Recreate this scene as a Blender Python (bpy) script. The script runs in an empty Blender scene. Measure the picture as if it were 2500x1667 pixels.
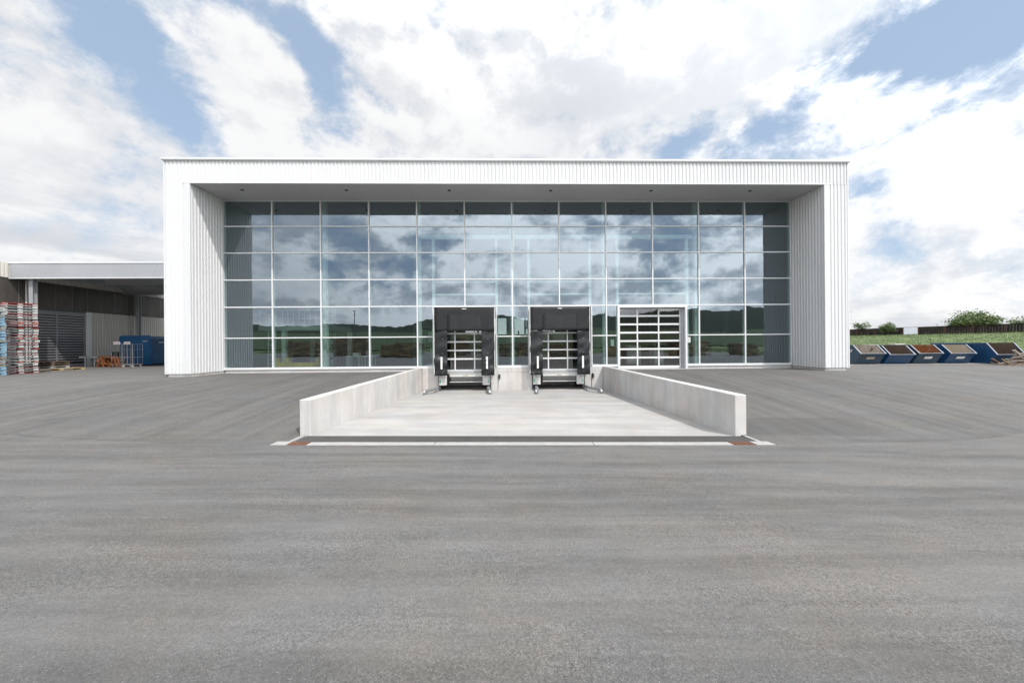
import bpy, bmesh, math, random
from mathutils import Vector, Matrix, noise
R = math.radians
sc = bpy.context.scene
COL = sc.collection
random.seed(7)

# ------------------------------------------------------------------ camera
FPX, YAW, ROLL, EYE = 870.0, math.atan(19.7 / 870.0), R(0.45), 1.5
cam_d = bpy.data.cameras.new('camera')
cam = bpy.data.objects.new('camera', cam_d); COL.objects.link(cam)
cam_d.sensor_width = 36.0; cam_d.lens = FPX / 2500 * 36
cam_d.shift_y = 7.0 / 2500
cam_d.clip_start = 0.05; cam_d.clip_end = 12000
cam.matrix_world = (Matrix.Translation((0, 0, EYE)) @ Matrix.Rotation(-YAW, 4, 'Z')
                    @ Matrix.Rotation(R(90), 4, 'X') @ Matrix.Rotation(-ROLL, 4, 'Z'))
sc.camera = cam
CAMROT = cam.matrix_world.to_3x3()
def view_dir(u, v):
    """Direction in the world of a spot in the sky seen at photo pixel u, v."""
    return (CAMROT @ Vector(((u - 1250) / FPX, (833.5 + 7 - v) / FPX, -1))).normalized()

# ------------------------------------------------------------------ sun, sky, exposure
SUN = Vector((0.45, -0.55, 1.0)).normalized()
sl = bpy.data.lights.new('sun', 'SUN'); sl.energy = 2.0; sl.angle = R(0.5); sl.color = (1.0, 0.965, 0.91)
so = bpy.data.objects.new('sun', sl); COL.objects.link(so)
so.rotation_euler = SUN.to_track_quat('Z', 'Y').to_euler(); so.location = (10, -20, 40)
sc.view_settings.view_transform = 'Standard'; sc.view_settings.look = 'None'
sc.view_settings.gamma = 1.0; sc.view_settings.use_curve_mapping = False
sc.view_settings.exposure = 0.58
sc.cycles.use_denoising = True
sc.cycles.max_bounces = 6; sc.cycles.diffuse_bounces = 3; sc.cycles.glossy_bounces = 4
sc.cycles.transmission_bounces = 4; sc.cycles.transparent_max_bounces = 20
sc.cycles.sample_clamp_indirect = 6.0; sc.cycles.caustics_reflective = False; sc.cycles.caustics_refractive = False

class NT:
    """Small helper to write node trees as expressions."""
    def __init__(s, tree): s.t = tree; s.t.nodes.clear()
    def n(s, kind, **kw):
        nd = s.t.nodes.new(kind)
        for k, v in kw.items(): setattr(nd, k, v)
        return nd
    def put(s, sock, v):
        if v is None: return
        if hasattr(v, 'links'): s.t.links.new(v, sock)
        else: sock.default_value = v
    def m(s, op, a, b=None, c=None, clamp=False):
        nd = s.n('ShaderNodeMath', operation=op, use_clamp=clamp)
        for i, v in enumerate((a, b, c)): s.put(nd.inputs[i], v)
        return nd.outputs[0]
    def vm(s, op, a, b=None):
        nd = s.n('ShaderNodeVectorMath', operation=op)
        s.put(nd.inputs[0], a); s.put(nd.inputs[1], b)
        return nd.outputs['Value' if op in ('DOT_PRODUCT', 'LENGTH') else 'Vector']
    def noise(s, vec, scale, detail=4, rough=.55, dist=0.0, dim='3D'):
        nd = s.n('ShaderNodeTexNoise', noise_dimensions=dim)
        s.put(nd.inputs['Vector'], vec); nd.inputs['Scale'].default_value = scale
        nd.inputs['Detail'].default_value = detail; nd.inputs['Roughness'].default_value = rough
        nd.inputs['Distortion'].default_value = dist
        return nd.outputs['Fac']
    def step(s, v, a, b, lo=0.0, hi=1.0):
        nd = s.n('ShaderNodeMapRange', interpolation_type='SMOOTHSTEP')
        for i, x in enumerate((v, a, b, lo, hi)): s.put(nd.inputs[i], x)
        return nd.outputs[0]
    def mix(s, f, a, b, blend='MIX'):
        nd = s.n('ShaderNodeMix', data_type='RGBA', blend_type=blend)
        s.put(nd.inputs[0], f)
        for i, v in ((6, a), (7, b)):
            s.put(nd.inputs[i], v if hasattr(v, 'links') or len(v) == 4 else (*v, 1))
        return nd.outputs[2]
    def scale(s, vec, v):
        return s.vm('MULTIPLY', vec, v)

world = bpy.data.worlds.new('World'); sc.world = world; world.use_nodes = True
W = NT(world.node_tree)
sky = W.n('ShaderNodeTexSky', sky_type='NISHITA', sun_disc=False)
sky.sun_elevation = math.asin(SUN.z); sky.sun_rotation = math.atan2(SUN.x, SUN.y)
sky.air_density = 1.0; sky.dust_density = 1.2; sky.ozone_density = 1.0
D = W.n('ShaderNodeTexCoord').outputs['Generated']
sep = W.n('ShaderNodeSeparateXYZ'); W.put(sep.inputs[0], D)
Dw = W.scale(D, (1.0, 1.0, 1.55))
def base(v): return W.noise(v, 3.7, 9, .60, .12)
d0 = base(Dw); d1 = base(W.vm('ADD', Dw, tuple(SUN * .055)))
fine = W.noise(Dw, 10.0, 10, .68, .25)
n2 = W.noise(W.vm('ADD', Dw, (9.4, 5.2, 2.0)), 2.3, 6, .55)
n4 = W.noise(W.scale(D, (2.4, 2.4, 15.0)), 1.0, 8, .58, .4)
def blob(u, v, a, b, ang, amp):
    c = view_dir(u, v); ca, sa = math.cos(R(ang)), math.sin(R(ang))
    p1 = view_dir(u + ca * a, v + sa * a) - c; p2 = view_dir(u - sa * b, v + ca * b) - c
    l1, l2 = p1.length, p2.length
    rel = W.vm('SUBTRACT', D, tuple(c)); q = None
    for e, l in ((p1 / l1, l1), (p2 / l2, l2), (c, max(l1, l2))):
        d_ = W.vm('DOT_PRODUCT', rel, tuple(e / l)); t = W.m('MULTIPLY', d_, d_)
        q = t if q is None else W.m('ADD', q, t)
    return W.m('MULTIPLY', W.m('POWER', 2.718, W.m('MULTIPLY', q, -1.0)), amp)
# openings of blue and thick banks of the cloud field
BLOBS = [(290, 100, 120, 170, -28, -.26), (470, 300, 170, 62, 50, -.24), (765, 150, 50, 140, -10, -.24), (560, 0, 190, 36, 0, -.15),
         (1960, 255, 330, 66, -27, -.20), (1660, 366, 120, 40, -32, -.20), (2290, 110, 130, 130, 25, -.24), (2130, 455, 90, 30, 0, -.10),
         (2470, 40, 90, 60, 0, -.16), (620, 110, 150, 80, 30, .16), (640, 250, 130, 100, 40, .13), (100, 330, 190, 150, 30, .14), (1300, 180, 420, 190, 10, .16),
         (2380, 400, 200, 110, -30, .14), (60, 55, 90, 50, 0, .10), (2230, 140, 110, 20, -52, .15), (2060, 235, 160, 22, -30, .15), (2330, 30, 80, 14, -35, .12), (1760, 330, 90, 18, -30, .10), (400, 60, 90, 16, 40, .08)]
bs = None
for b in BLOBS:
    g = blob(*b); bs = g if bs is None else W.m('ADD', bs, g)
dens = W.m('ADD', W.m('ADD', d0, W.m('MULTIPLY', W.m('SUBTRACT', fine, .5), .46)), W.m('ADD', bs, W.step(sep.outputs[2], .02, .40, .19, .075)))
cover = W.step(dens, .40, .63)
relief = W.m('ADD', W.m('SUBTRACT', d0, d1), W.m('MULTIPLY', W.m('SUBTRACT', fine, .5), .10))
lit = W.step(relief, -.10, .075)                      # sunward flanks of the heaps are bright, lee sides grey
lowf = W.step(sep.outputs[2], .06, .40, 1.0, 0.0)
dull = W.m('MAXIMUM', W.m('MULTIPLY', lowf, W.step(n4, .44, .62, 0.0, .8)), W.m('MAXIMUM', W.m('MULTIPLY', W.step(n2, .55, .70), .5), W.m('ADD', W.m('ADD', blob(1375, 225, 120, 130, 0, .8), blob(2330, 560, 190, 55, -15, .55)), blob(1480, 250, 200, 60, -20, .4))))
shade = W.m('MULTIPLY', W.m('ADD', .35, W.m('MULTIPLY', lit, .65)), W.m('SUBTRACT', 1.0, dull))
ccol = W.mix(shade, (3.95, 4.06, 4.3), (5.4, 5.4, 5.4))
ccol = W.mix(W.m('MULTIPLY', lowf, W.step(n4, .46, .66, 0.0, .75)), ccol, (3.4, 3.54, 3.8))
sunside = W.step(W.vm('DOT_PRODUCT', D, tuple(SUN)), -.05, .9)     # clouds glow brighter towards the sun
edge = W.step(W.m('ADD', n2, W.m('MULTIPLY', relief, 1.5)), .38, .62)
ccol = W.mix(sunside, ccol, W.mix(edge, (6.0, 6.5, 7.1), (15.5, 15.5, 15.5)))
blue = W.scale(W.mix(.6, sky.outputs[0], (3.5, 4.4, 5.5)), (.86, .87, .88))
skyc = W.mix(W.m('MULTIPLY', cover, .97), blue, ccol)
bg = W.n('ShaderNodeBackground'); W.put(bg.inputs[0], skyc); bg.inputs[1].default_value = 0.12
wo = W.n('ShaderNodeOutputWorld'); W.t.links.new(bg.outputs[0], wo.inputs[0])

# ------------------------------------------------------------------ materials
MAT = {}
def mat(name, color, rough=.5, metal=0.0, var=0.0, vscale=(3, 3, 3), bump=0.0, bscale=40.0, spec=.5, build=None):
    mm = bpy.data.materials.new(name); mm.use_nodes = True
    t = NT(mm.node_tree); out = t.n('ShaderNodeOutputMaterial'); p = t.n('ShaderNodeBsdfPrincipled')
    t.t.links.new(p.outputs[0], out.inputs[0])
    p.inputs['Roughness'].default_value = rough; p.inputs['Metallic'].default_value = metal
    p.inputs['Specular IOR Level'].default_value = spec
    co = t.n('ShaderNodeTexCoord').outputs['Object']
    geo = t.n('ShaderNodeNewGeometry').outputs['Position']
    if build:
        build(t, p, co, geo, out)
    elif var:
        f = t.noise(t.scale(geo, vscale), 1.0, 6, .6)
        f = t.step(f, .3, .7, 1 - var, 1 + var * .6)
        v = t.n('ShaderNodeVectorMath', operation='SCALE'); v.inputs[0].default_value = color; t.put(v.inputs['Scale'], f)
        t.put(p.inputs['Base Color'], v.outputs[0])
    else:
        p.inputs['Base Color'].default_value = (*color, 1)
    if bump:
        b = t.n('ShaderNodeBump'); b.inputs['Strength'].default_value = bump; b.inputs['Distance'].default_value = .01
        t.put(b.inputs['Height'], t.noise(geo, bscale, 5, .6)); t.t.links.new(b.outputs[0], p.inputs['Normal'])
    MAT[name] = mm
    return mm

def asphalt(dark, fresh=False):
    def f(t, p, co, geo, out):
        s = t.n('ShaderNodeSeparateXYZ'); t.put(s.inputs[0], geo)
        slope = t.step(s.outputs[1], 7.4, 9.0)
        wob = t.m('MULTIPLY', t.m('SUBTRACT', t.noise(geo, .7, 4, .6), .5), .35)
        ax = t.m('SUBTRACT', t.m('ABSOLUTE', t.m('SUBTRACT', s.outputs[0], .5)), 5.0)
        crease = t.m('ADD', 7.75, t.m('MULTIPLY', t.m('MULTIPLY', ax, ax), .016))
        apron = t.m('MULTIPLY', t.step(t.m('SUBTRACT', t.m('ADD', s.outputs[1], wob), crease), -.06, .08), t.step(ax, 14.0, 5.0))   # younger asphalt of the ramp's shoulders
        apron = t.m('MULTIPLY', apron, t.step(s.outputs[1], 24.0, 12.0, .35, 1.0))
        sx = t.noise(t.scale(geo, (.09, 2.6, .3)), 1.0, 9, .66, .2)          # rolled lanes across the yard
        sy = t.noise(t.scale(geo, (2.4, .10, .3)), 1.0, 9, .66, .2)          # lanes running up the slope
        streak = t.n('ShaderNodeMix', data_type='FLOAT'); t.put(streak.inputs[0], slope); t.put(streak.inputs[2], sx); t.put(streak.inputs[3], sy)
        arcv = t.vm('ADD', geo, (9.0, 34.0, 0)); rad = t.vm('LENGTH', t.scale(arcv, (.55, 1, 0)))
        cmb = t.n('ShaderNodeCombineXYZ'); t.put(cmb.inputs[0], t.m('ADD', rad, t.m('MULTIPLY', t.noise(geo, .35, 3), .9)))
        arcs = t.noise(cmb.outputs[0], 1.7, 6, .62)                           # sweeping tyre bands
        big = t.noise(t.scale(geo, (.30, .7, .3)), 1.0, 6, .6, .5)
        med = t.noise(t.scale(geo, (2.0, 3.6, 1)), 1.0, 9, .70)
        patchy = t.step(t.noise(t.scale(geo, (.45, 1.1, 1)), 1.0, 5, .62, .6), .42, .62)
        grit = t.noise(geo, 105.0, 3, .75)
        grit2 = t.noise(geo, 36.0, 5, .75)
        v = t.m('ADD', t.step(streak.outputs[0], .34, .66, .86, 1.13), t.step(big, .32, .68, -.055, .06))
        v = t.m('ADD', v, t.step(med, .32, .70, -.07, .07)); v = t.m('ADD', v, t.m('MULTIPLY', t.m('SUBTRACT', 1.0, slope), t.step(arcs, .36, .64, -.09, .09)))
        amp = t.m('ADD', .24, t.m('MULTIPLY', patchy, .26))
        g1 = t.m('ADD', 1.0, t.m('MULTIPLY', amp, t.step(grit, .28, .72, -1.0, 1.0))); g2 = t.m('ADD', 1.0, t.m('MULTIPLY', amp, t.step(grit2, .30, .70, -.55, .5)))
        v = t.m('MULTIPLY', t.m('MULTIPLY', v, g1), g2)
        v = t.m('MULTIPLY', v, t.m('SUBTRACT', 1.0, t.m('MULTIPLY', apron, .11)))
        seam = t.step(t.m('ABSOLUTE', t.m('SUBTRACT', t.m('SUBTRACT', t.m('ADD', s.outputs[1], wob), crease), .0)), .0, .07, 1.0, 0.0)      # joint between yard and shoulders
        seam = t.m('MULTIPLY', t.m('MULTIPLY', seam, t.step(t.noise(geo, 1.3, 4, .6), .38, .58)), t.m('MULTIPLY', t.step(ax, .2, .6), t.step(ax, 20.0, 10.0)))
        v = t.m('MULTIPLY', v, t.m('SUBTRACT', 1.0, t.m('MULTIPLY', seam, .28)))
        vo = t.n('ShaderNodeTexVoronoi'); t.put(vo.inputs['Vector'], geo); vo.inputs['Scale'].default_value = 70
        chip = t.m('MULTIPLY', t.m('LESS_THAN', vo.outputs['Distance'], .2), t.m('GREATER_THAN', t.noise(geo, 27., 2, .5), .57))
        hue = t.step(t.noise(t.scale(geo, (.5, .8, 1)), 1.0, 4, .6), .35, .65)
        base = t.mix(hue, tuple(dark * c for c in (1.0, .985, .975)), tuple(dark * c for c in (1.04, .985, .925)))
        vv = t.n('ShaderNodeVectorMath', operation='SCALE'); t.put(vv.inputs[0], base); t.put(vv.inputs['Scale'], v)
        colr = t.mix(t.m('MULTIPLY', chip, .55), vv.outputs[0], (.42, .41, .39))
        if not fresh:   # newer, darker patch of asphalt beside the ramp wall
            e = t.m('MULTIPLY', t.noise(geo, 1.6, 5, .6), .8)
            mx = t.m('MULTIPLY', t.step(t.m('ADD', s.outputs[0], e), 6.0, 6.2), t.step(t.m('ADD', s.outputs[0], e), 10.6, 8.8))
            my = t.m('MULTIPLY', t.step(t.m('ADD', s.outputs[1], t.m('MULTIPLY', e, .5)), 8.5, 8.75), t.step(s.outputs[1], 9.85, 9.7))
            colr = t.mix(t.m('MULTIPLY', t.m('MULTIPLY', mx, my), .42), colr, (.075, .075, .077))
        t.put(p.inputs['Base Color'], colr)
        p.inputs['Roughness'].default_value = .88; p.inputs['Specular IOR Level'].default_value = .25
        b = t.n('ShaderNodeBump'); b.inputs['Strength'].default_value = .45; b.inputs['Distance'].default_value = .006
        t.put(b.inputs['Height'], t.m('ADD', t.m('MULTIPLY', grit, .6), grit2)); t.t.links.new(b.outputs[0], p.inputs['Normal'])
    return f
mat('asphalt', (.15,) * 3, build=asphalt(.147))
mat('asphalt_dark', (.1,) * 3, build=asphalt(.085, True))

def concrete(base, streak=(2.5, 2.5, .25), amt=.2, dirt=.0):
    def f(t, p, co, geo, out):
        a = t.noise(t.scale(geo, streak), 1.0, 7, .65, .3)
        b_ = t.noise(geo, 1.1, 5, .6); c = t.noise(geo, 45., 4, .7)
        v = t.m('ADD', t.step(a, .3, .7, 1 - amt, 1 + amt * .55), t.step(b_, .3, .7, -amt * .6, amt * .4))
        v = t.m('MULTIPLY', v, t.step(c, .3, .7, .95, 1.05))
        vo = t.n('ShaderNodeTexVoronoi'); t.put(vo.inputs['Vector'], geo); vo.inputs['Scale'].default_value = 22
        pit = t.m('MULTIPLY', t.m('LESS_THAN', vo.outputs['Distance'], .13), t.m('GREATER_THAN', t.noise(geo, 6., 2), .56))
        bc = t.mix(t.step(t.noise(t.scale(geo, (.7, .7, .5)), 1., 4), .35, .7), base, tuple(base[i] * (1.03, .98, .94)[i] for i in range(3)))
        vv = t.n('ShaderNodeVectorMath', operation='SCALE'); t.put(vv.inputs[0], bc); t.put(vv.inputs['Scale'], v)
        t.put(p.inputs['Base Color'], t.mix(t.m('MULTIPLY', pit, .45), vv.outputs[0], (.12, .115, .11)))
        p.inputs['Roughness'].default_value = .8; p.inputs['Specular IOR Level'].default_value = .3
        bp = t.n('ShaderNodeBump'); bp.inputs['Strength'].default_value = .25; bp.inputs['Distance'].default_value = .006
        t.put(bp.inputs['Height'], c); t.t.links.new(bp.outputs[0], p.inputs['Normal'])
    return f
mat('concrete', (.4,) * 3, build=concrete((.61, .602, .592), (1.6, 1.6, .3), .12))
mat('concrete_floor', (.4,) * 3, build=concrete((.425, .420, .414), (.22, 1.3, 1), .13))
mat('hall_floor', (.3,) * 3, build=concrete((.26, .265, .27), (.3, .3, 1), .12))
mat('kerb_white', (.40, .395, .385), .7, var=.12, vscale=(5, 5, 5))

def cladding(base, amt):
    def f(t, p, co, geo, out):
        a = t.noise(t.scale(geo, (.9, .9, .12)), 1.0, 5, .6); s = t.n('ShaderNodeSeparateXYZ'); t.put(s.inputs[0], geo)
        d_ = t.m('MULTIPLY', t.step(s.outputs[2], 1.2, .1), t.step(t.noise(t.scale(geo, (6, 6, 1.2)), 1., 5, .6), .45, .75))
        sn = t.n('ShaderNodeTexWhiteNoise', noise_dimensions='1D'); t.put(sn.inputs['W'], t.m('ADD', t.m('FLOOR', t.m('DIVIDE', s.outputs[0], 1.116)), t.m('MULTIPLY', t.m('FLOOR', t.m('DIVIDE', s.outputs[1], 1.05)), 7.3)))
        run = t.step(t.noise(t.scale(geo, (9, 9, .22)), 1.0, 4, .6), .48, .72, 1.0, .982)
        v = t.m('MULTIPLY', t.m('MULTIPLY', t.step(a, .3, .7, 1 - amt, 1.0), t.m('ADD', .965, t.m('MULTIPLY', sn.outputs['Value'], .035))), run)
        vv = t.n('ShaderNodeVectorMath', operation='SCALE'); vv.inputs[0].default_value = base; t.put(vv.inputs['Scale'], v)
        t.put(p.inputs['Base Color'], t.mix(t.m('MULTIPLY', d_, .22), vv.outputs[0], (.42, .39, .34)))
        p.inputs['Roughness'].default_value = .42; p.inputs['Specular IOR Level'].default_value = .4
    return f
mat('white_cladding', (.8,) * 3, build=cladding((.80, .805, .81), .04))
mat('white_frame', (.80, .81, .82), .38)
mat('soffit', (.55, .555, .56), .5, var=.05, vscale=(.5, .5, .5))
mat('grey_fascia', (.42, .43, .455), .45, var=.06, vscale=(.6, .6, .6))
mat('cream_cladding', (.5,) * 3, build=cladding((.70, .67, .615), .10))
mat('brown_cladding', (.095, .085, .075), .55, var=.25, vscale=(1.2, 1.2, .4))
mat('black_pvc', (.020, .0215, .024), .40, var=.2, vscale=(2, 2, 2), spec=.4)
mat('black', (.012, .012, .013), .6)
mat('marker_white', (.78, .78, .76), .6)
mat('galvanised', (.48, .50, .52), .42, .75, var=.25, vscale=(14, 14, 14))
mat('grey_steel', (.36, .37, .38), .5, .2, var=.15, vscale=(3, 3, 3))
mat('light_steel', (.62, .62, .60), .5, var=.1, vscale=(4, 4, 4))
mat('dark_steel', (.10, .105, .115), .5, .3)
mat('shutter_grey', (.27, .27, .285), .45, .2, var=.12, vscale=(1, 1, 5))
mat('shutter_glass', (.02, .022, .026), .12)
mat('interior_white', (.72, .74, .73), .5)
mat('interior_grey', (.24, .26, .26), .6)
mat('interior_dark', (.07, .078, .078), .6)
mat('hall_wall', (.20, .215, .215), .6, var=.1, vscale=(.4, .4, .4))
mat('yellow_paint', (.60, .42, .04), .45, var=.15, vscale=(3, 3, 3))
mat('cardboard', (.33, .23, .14), .8, var=.15, vscale=(4, 4, 4))
mat('wrap_white', (.62, .64, .64), .35)
mat('red_sign', (.45, .06, .05), .5)
mat('red_pallet', (.36, .045, .045), .7, var=.3, vscale=(4, 4, 9))
mat('grey_pallet', (.40, .43, .42), .75, var=.22, vscale=(5, 5, 12))
mat('light_grey_pallet', (.56, .57, .55), .75, var=.2, vscale=(5, 5, 12))
mat('pale_pallet', (.55, .52, .47), .8, var=.25, vscale=(5, 5, 12))
mat('blue_pallet', (.22, .36, .47), .7, var=.2, vscale=(4, 4, 9))
mat('wood', (.30, .21, .12), .8, var=.35, vscale=(6, 6, 14))
mat('wood_new', (.52, .38, .20), .75, var=.25, vscale=(6, 6, 14))
mat('old_wood', (.15, .11, .085), .85, var=.4, vscale=(3, 3, 9))
mat('fence_wood', (.050, .041, .035), .95, spec=.1, var=.45, vscale=(1.2, 1.2, .5))
mat('fence_post', (.105, .048, .036), .7, var=.2, vscale=(2, 2, 2))
mat('white_paint', (.75, .76, .77), .5)
mat('level_green', (.05, .35, .2), .4)  # plain green surface colour of the level glasses
def worn(base, rust, lo, hi, scale, rough=.5):
    def f(t, p, co, geo, out):
        n = t.noise(geo, scale, 8, .68, .5); m_ = t.step(n, lo, hi)
        n2 = t.noise(t.scale(geo, (3, 3, .7)), 1.0, 5, .6)
        b = t.mix(t.step(n2, .3, .7), tuple(c * .78 for c in base), base)
        t.put(p.inputs['Base Color'], t.mix(m_, b, rust)); p.inputs['Roughness'].default_value = rough
    return f
mat('skip_blue', (.02, .1, .2), build=worn((.008, .062, .160), (.03, .03, .034), .60, .76, 2.2, .42))
mat('skip_grey_blue', (.02, .1, .2), build=worn((.020, .058, .098), (.045, .048, .052), .5, .72, 2.0, .5))
mat('skip_rim', (.6, .62, .66), build=worn((.40, .42, .46), (.2, .16, .14), .58, .75, 6, .5))
mat('inside_chalky', (.5,) * 3, build=worn((.46, .40, .35), (.13, .06, .04), .52, .66, 3.0, .8))
mat('inside_brown', (.2,) * 3, build=worn((.13, .088, .062), (.20, .15, .11), .55, .75, 3.0, .85))
mat('inside_rust', (.3,) * 3, build=worn((.28, .10, .03), (.34, .22, .15), .5, .7, 4.0, .85))
mat('inside_pale', (.5,) * 3, build=worn((.47, .40, .31), (.24, .24, .25), .56, .72, 4.5, .85))
mat('rust', (.2,) * 3, build=worn((.20, .065, .018), (.07, .028, .014), .5, .7, 5.0, .9))
mat('grate_rust', (.2,) * 3, build=worn((.22, .10, .062), (.13, .055, .036), .5, .7, 14.0, .8))
mat('container_blue', (.012, .085, .20), build=worn((.010, .095, .235), (.016, .055, .12), .58, .75, 1.5, .4))
def grass(a, b):
    def f(t, p, co, geo, out):
        n = t.noise(t.scale(geo, (.30, .30, .6)), 1.0, 6, .65, .6); n2 = t.noise(geo, 2.6, 5, .7)
        c = t.mix(t.step(n, .34, .66), a, b)
        v = t.n('ShaderNodeVectorMath', operation='SCALE'); t.put(v.inputs[0], c); t.put(v.inputs['Scale'], t.step(n2, .3, .7, .65, 1.25))
        t.put(p.inputs['Base Color'], v.outputs[0]); p.inputs['Roughness'].default_value = .9; p.inputs['Specular IOR Level'].default_value = .15
        bp = t.n('ShaderNodeBump'); bp.inputs['Strength'].default_value = .9; bp.inputs['Distance'].default_value = .2
        t.put(bp.inputs['Height'], n2); t.t.links.new(bp.outputs[0], p.inputs['Normal'])
    return f
mat('grass', (.1, .2, .05), build=grass((.095, .145, .06), (.185, .225, .105)))
mat('field', (.1, .2, .05), build=grass((.042, .066, .028), (.075, .108, .046)))
mat('forest', (.1, .2, .05), build=grass((.016, .026, .019), (.032, .044, .027)))
mat('leaf', (.17, .235, .08), .6, var=.45, vscale=(1.2, 1.2, 1.2))
mat('leaf_dark', (.075, .125, .04), .6, var=.45, vscale=(2, 2, 2))
mat('leaf_pale', (.24, .27, .14), .6, var=.35, vscale=(2, 2, 2))
mat('bark', (.075, .06, .045), .9)
mat('gravel', (.36, .33, .30), .9, var=.3, vscale=(9, 9, 9), bump=.6, bscale=25)

def glass_mat(name, refl, tint, gloss=(.86, .94, 1.0), rough=0.0):
    mm = bpy.data.materials.new(name); mm.use_nodes = True
    t = NT(mm.node_tree); out = t.n('ShaderNodeOutputMaterial')
    tr = t.n('ShaderNodeBsdfTransparent'); tr.inputs[0].default_value = (*tint, 1)
    clear = t.n('ShaderNodeBsdfTransparent')
    gl = t.n('ShaderNodeBsdfGlossy'); gl.inputs[0].default_value = (*gloss, 1); gl.inputs['Roughness'].default_value = rough
    bp = t.n('ShaderNodeBump'); bp.inputs['Strength'].default_value = .5; bp.inputs['Distance'].default_value = .0035
    t.put(bp.inputs['Height'], t.noise(t.n('ShaderNodeNewGeometry').outputs['Position'], .9, 2, .5)); t.t.links.new(bp.outputs[0], gl.inputs['Normal'])
    fr = t.n('ShaderNodeFresnel'); fr.inputs[0].default_value = 1.5
    fac = t.m('ADD', refl, t.m('MULTIPLY', fr.outputs[0], 1 - refl), clamp=True)
    mx = t.n('ShaderNodeMixShader'); t.put(mx.inputs[0], fac); t.t.links.new(tr.outputs[0], mx.inputs[1]); t.t.links.new(gl.outputs[0], mx.inputs[2])
    # a pane is one coated body: the coating answers where the ray enters, the far face only lets it out
    m2 = t.n('ShaderNodeMixShader'); t.put(m2.inputs[0], t.n('ShaderNodeNewGeometry').outputs['Backfacing'])
    t.t.links.new(mx.outputs[0], m2.inputs[1]); t.t.links.new(clear.outputs[0], m2.inputs[2]); t.t.links.new(m2.outputs[0], out.inputs[0])
    MAT[name] = mm
glass_mat('facade_glass', .27, (.60, .74, .71), (.78, .90, 1.0))
glass_mat('door_glass', .13, (.55, .57, .57), (1, 1, 1))
glass_mat('clear_glass', .02, (.9, .93, .95), (1, 1, 1))

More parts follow.
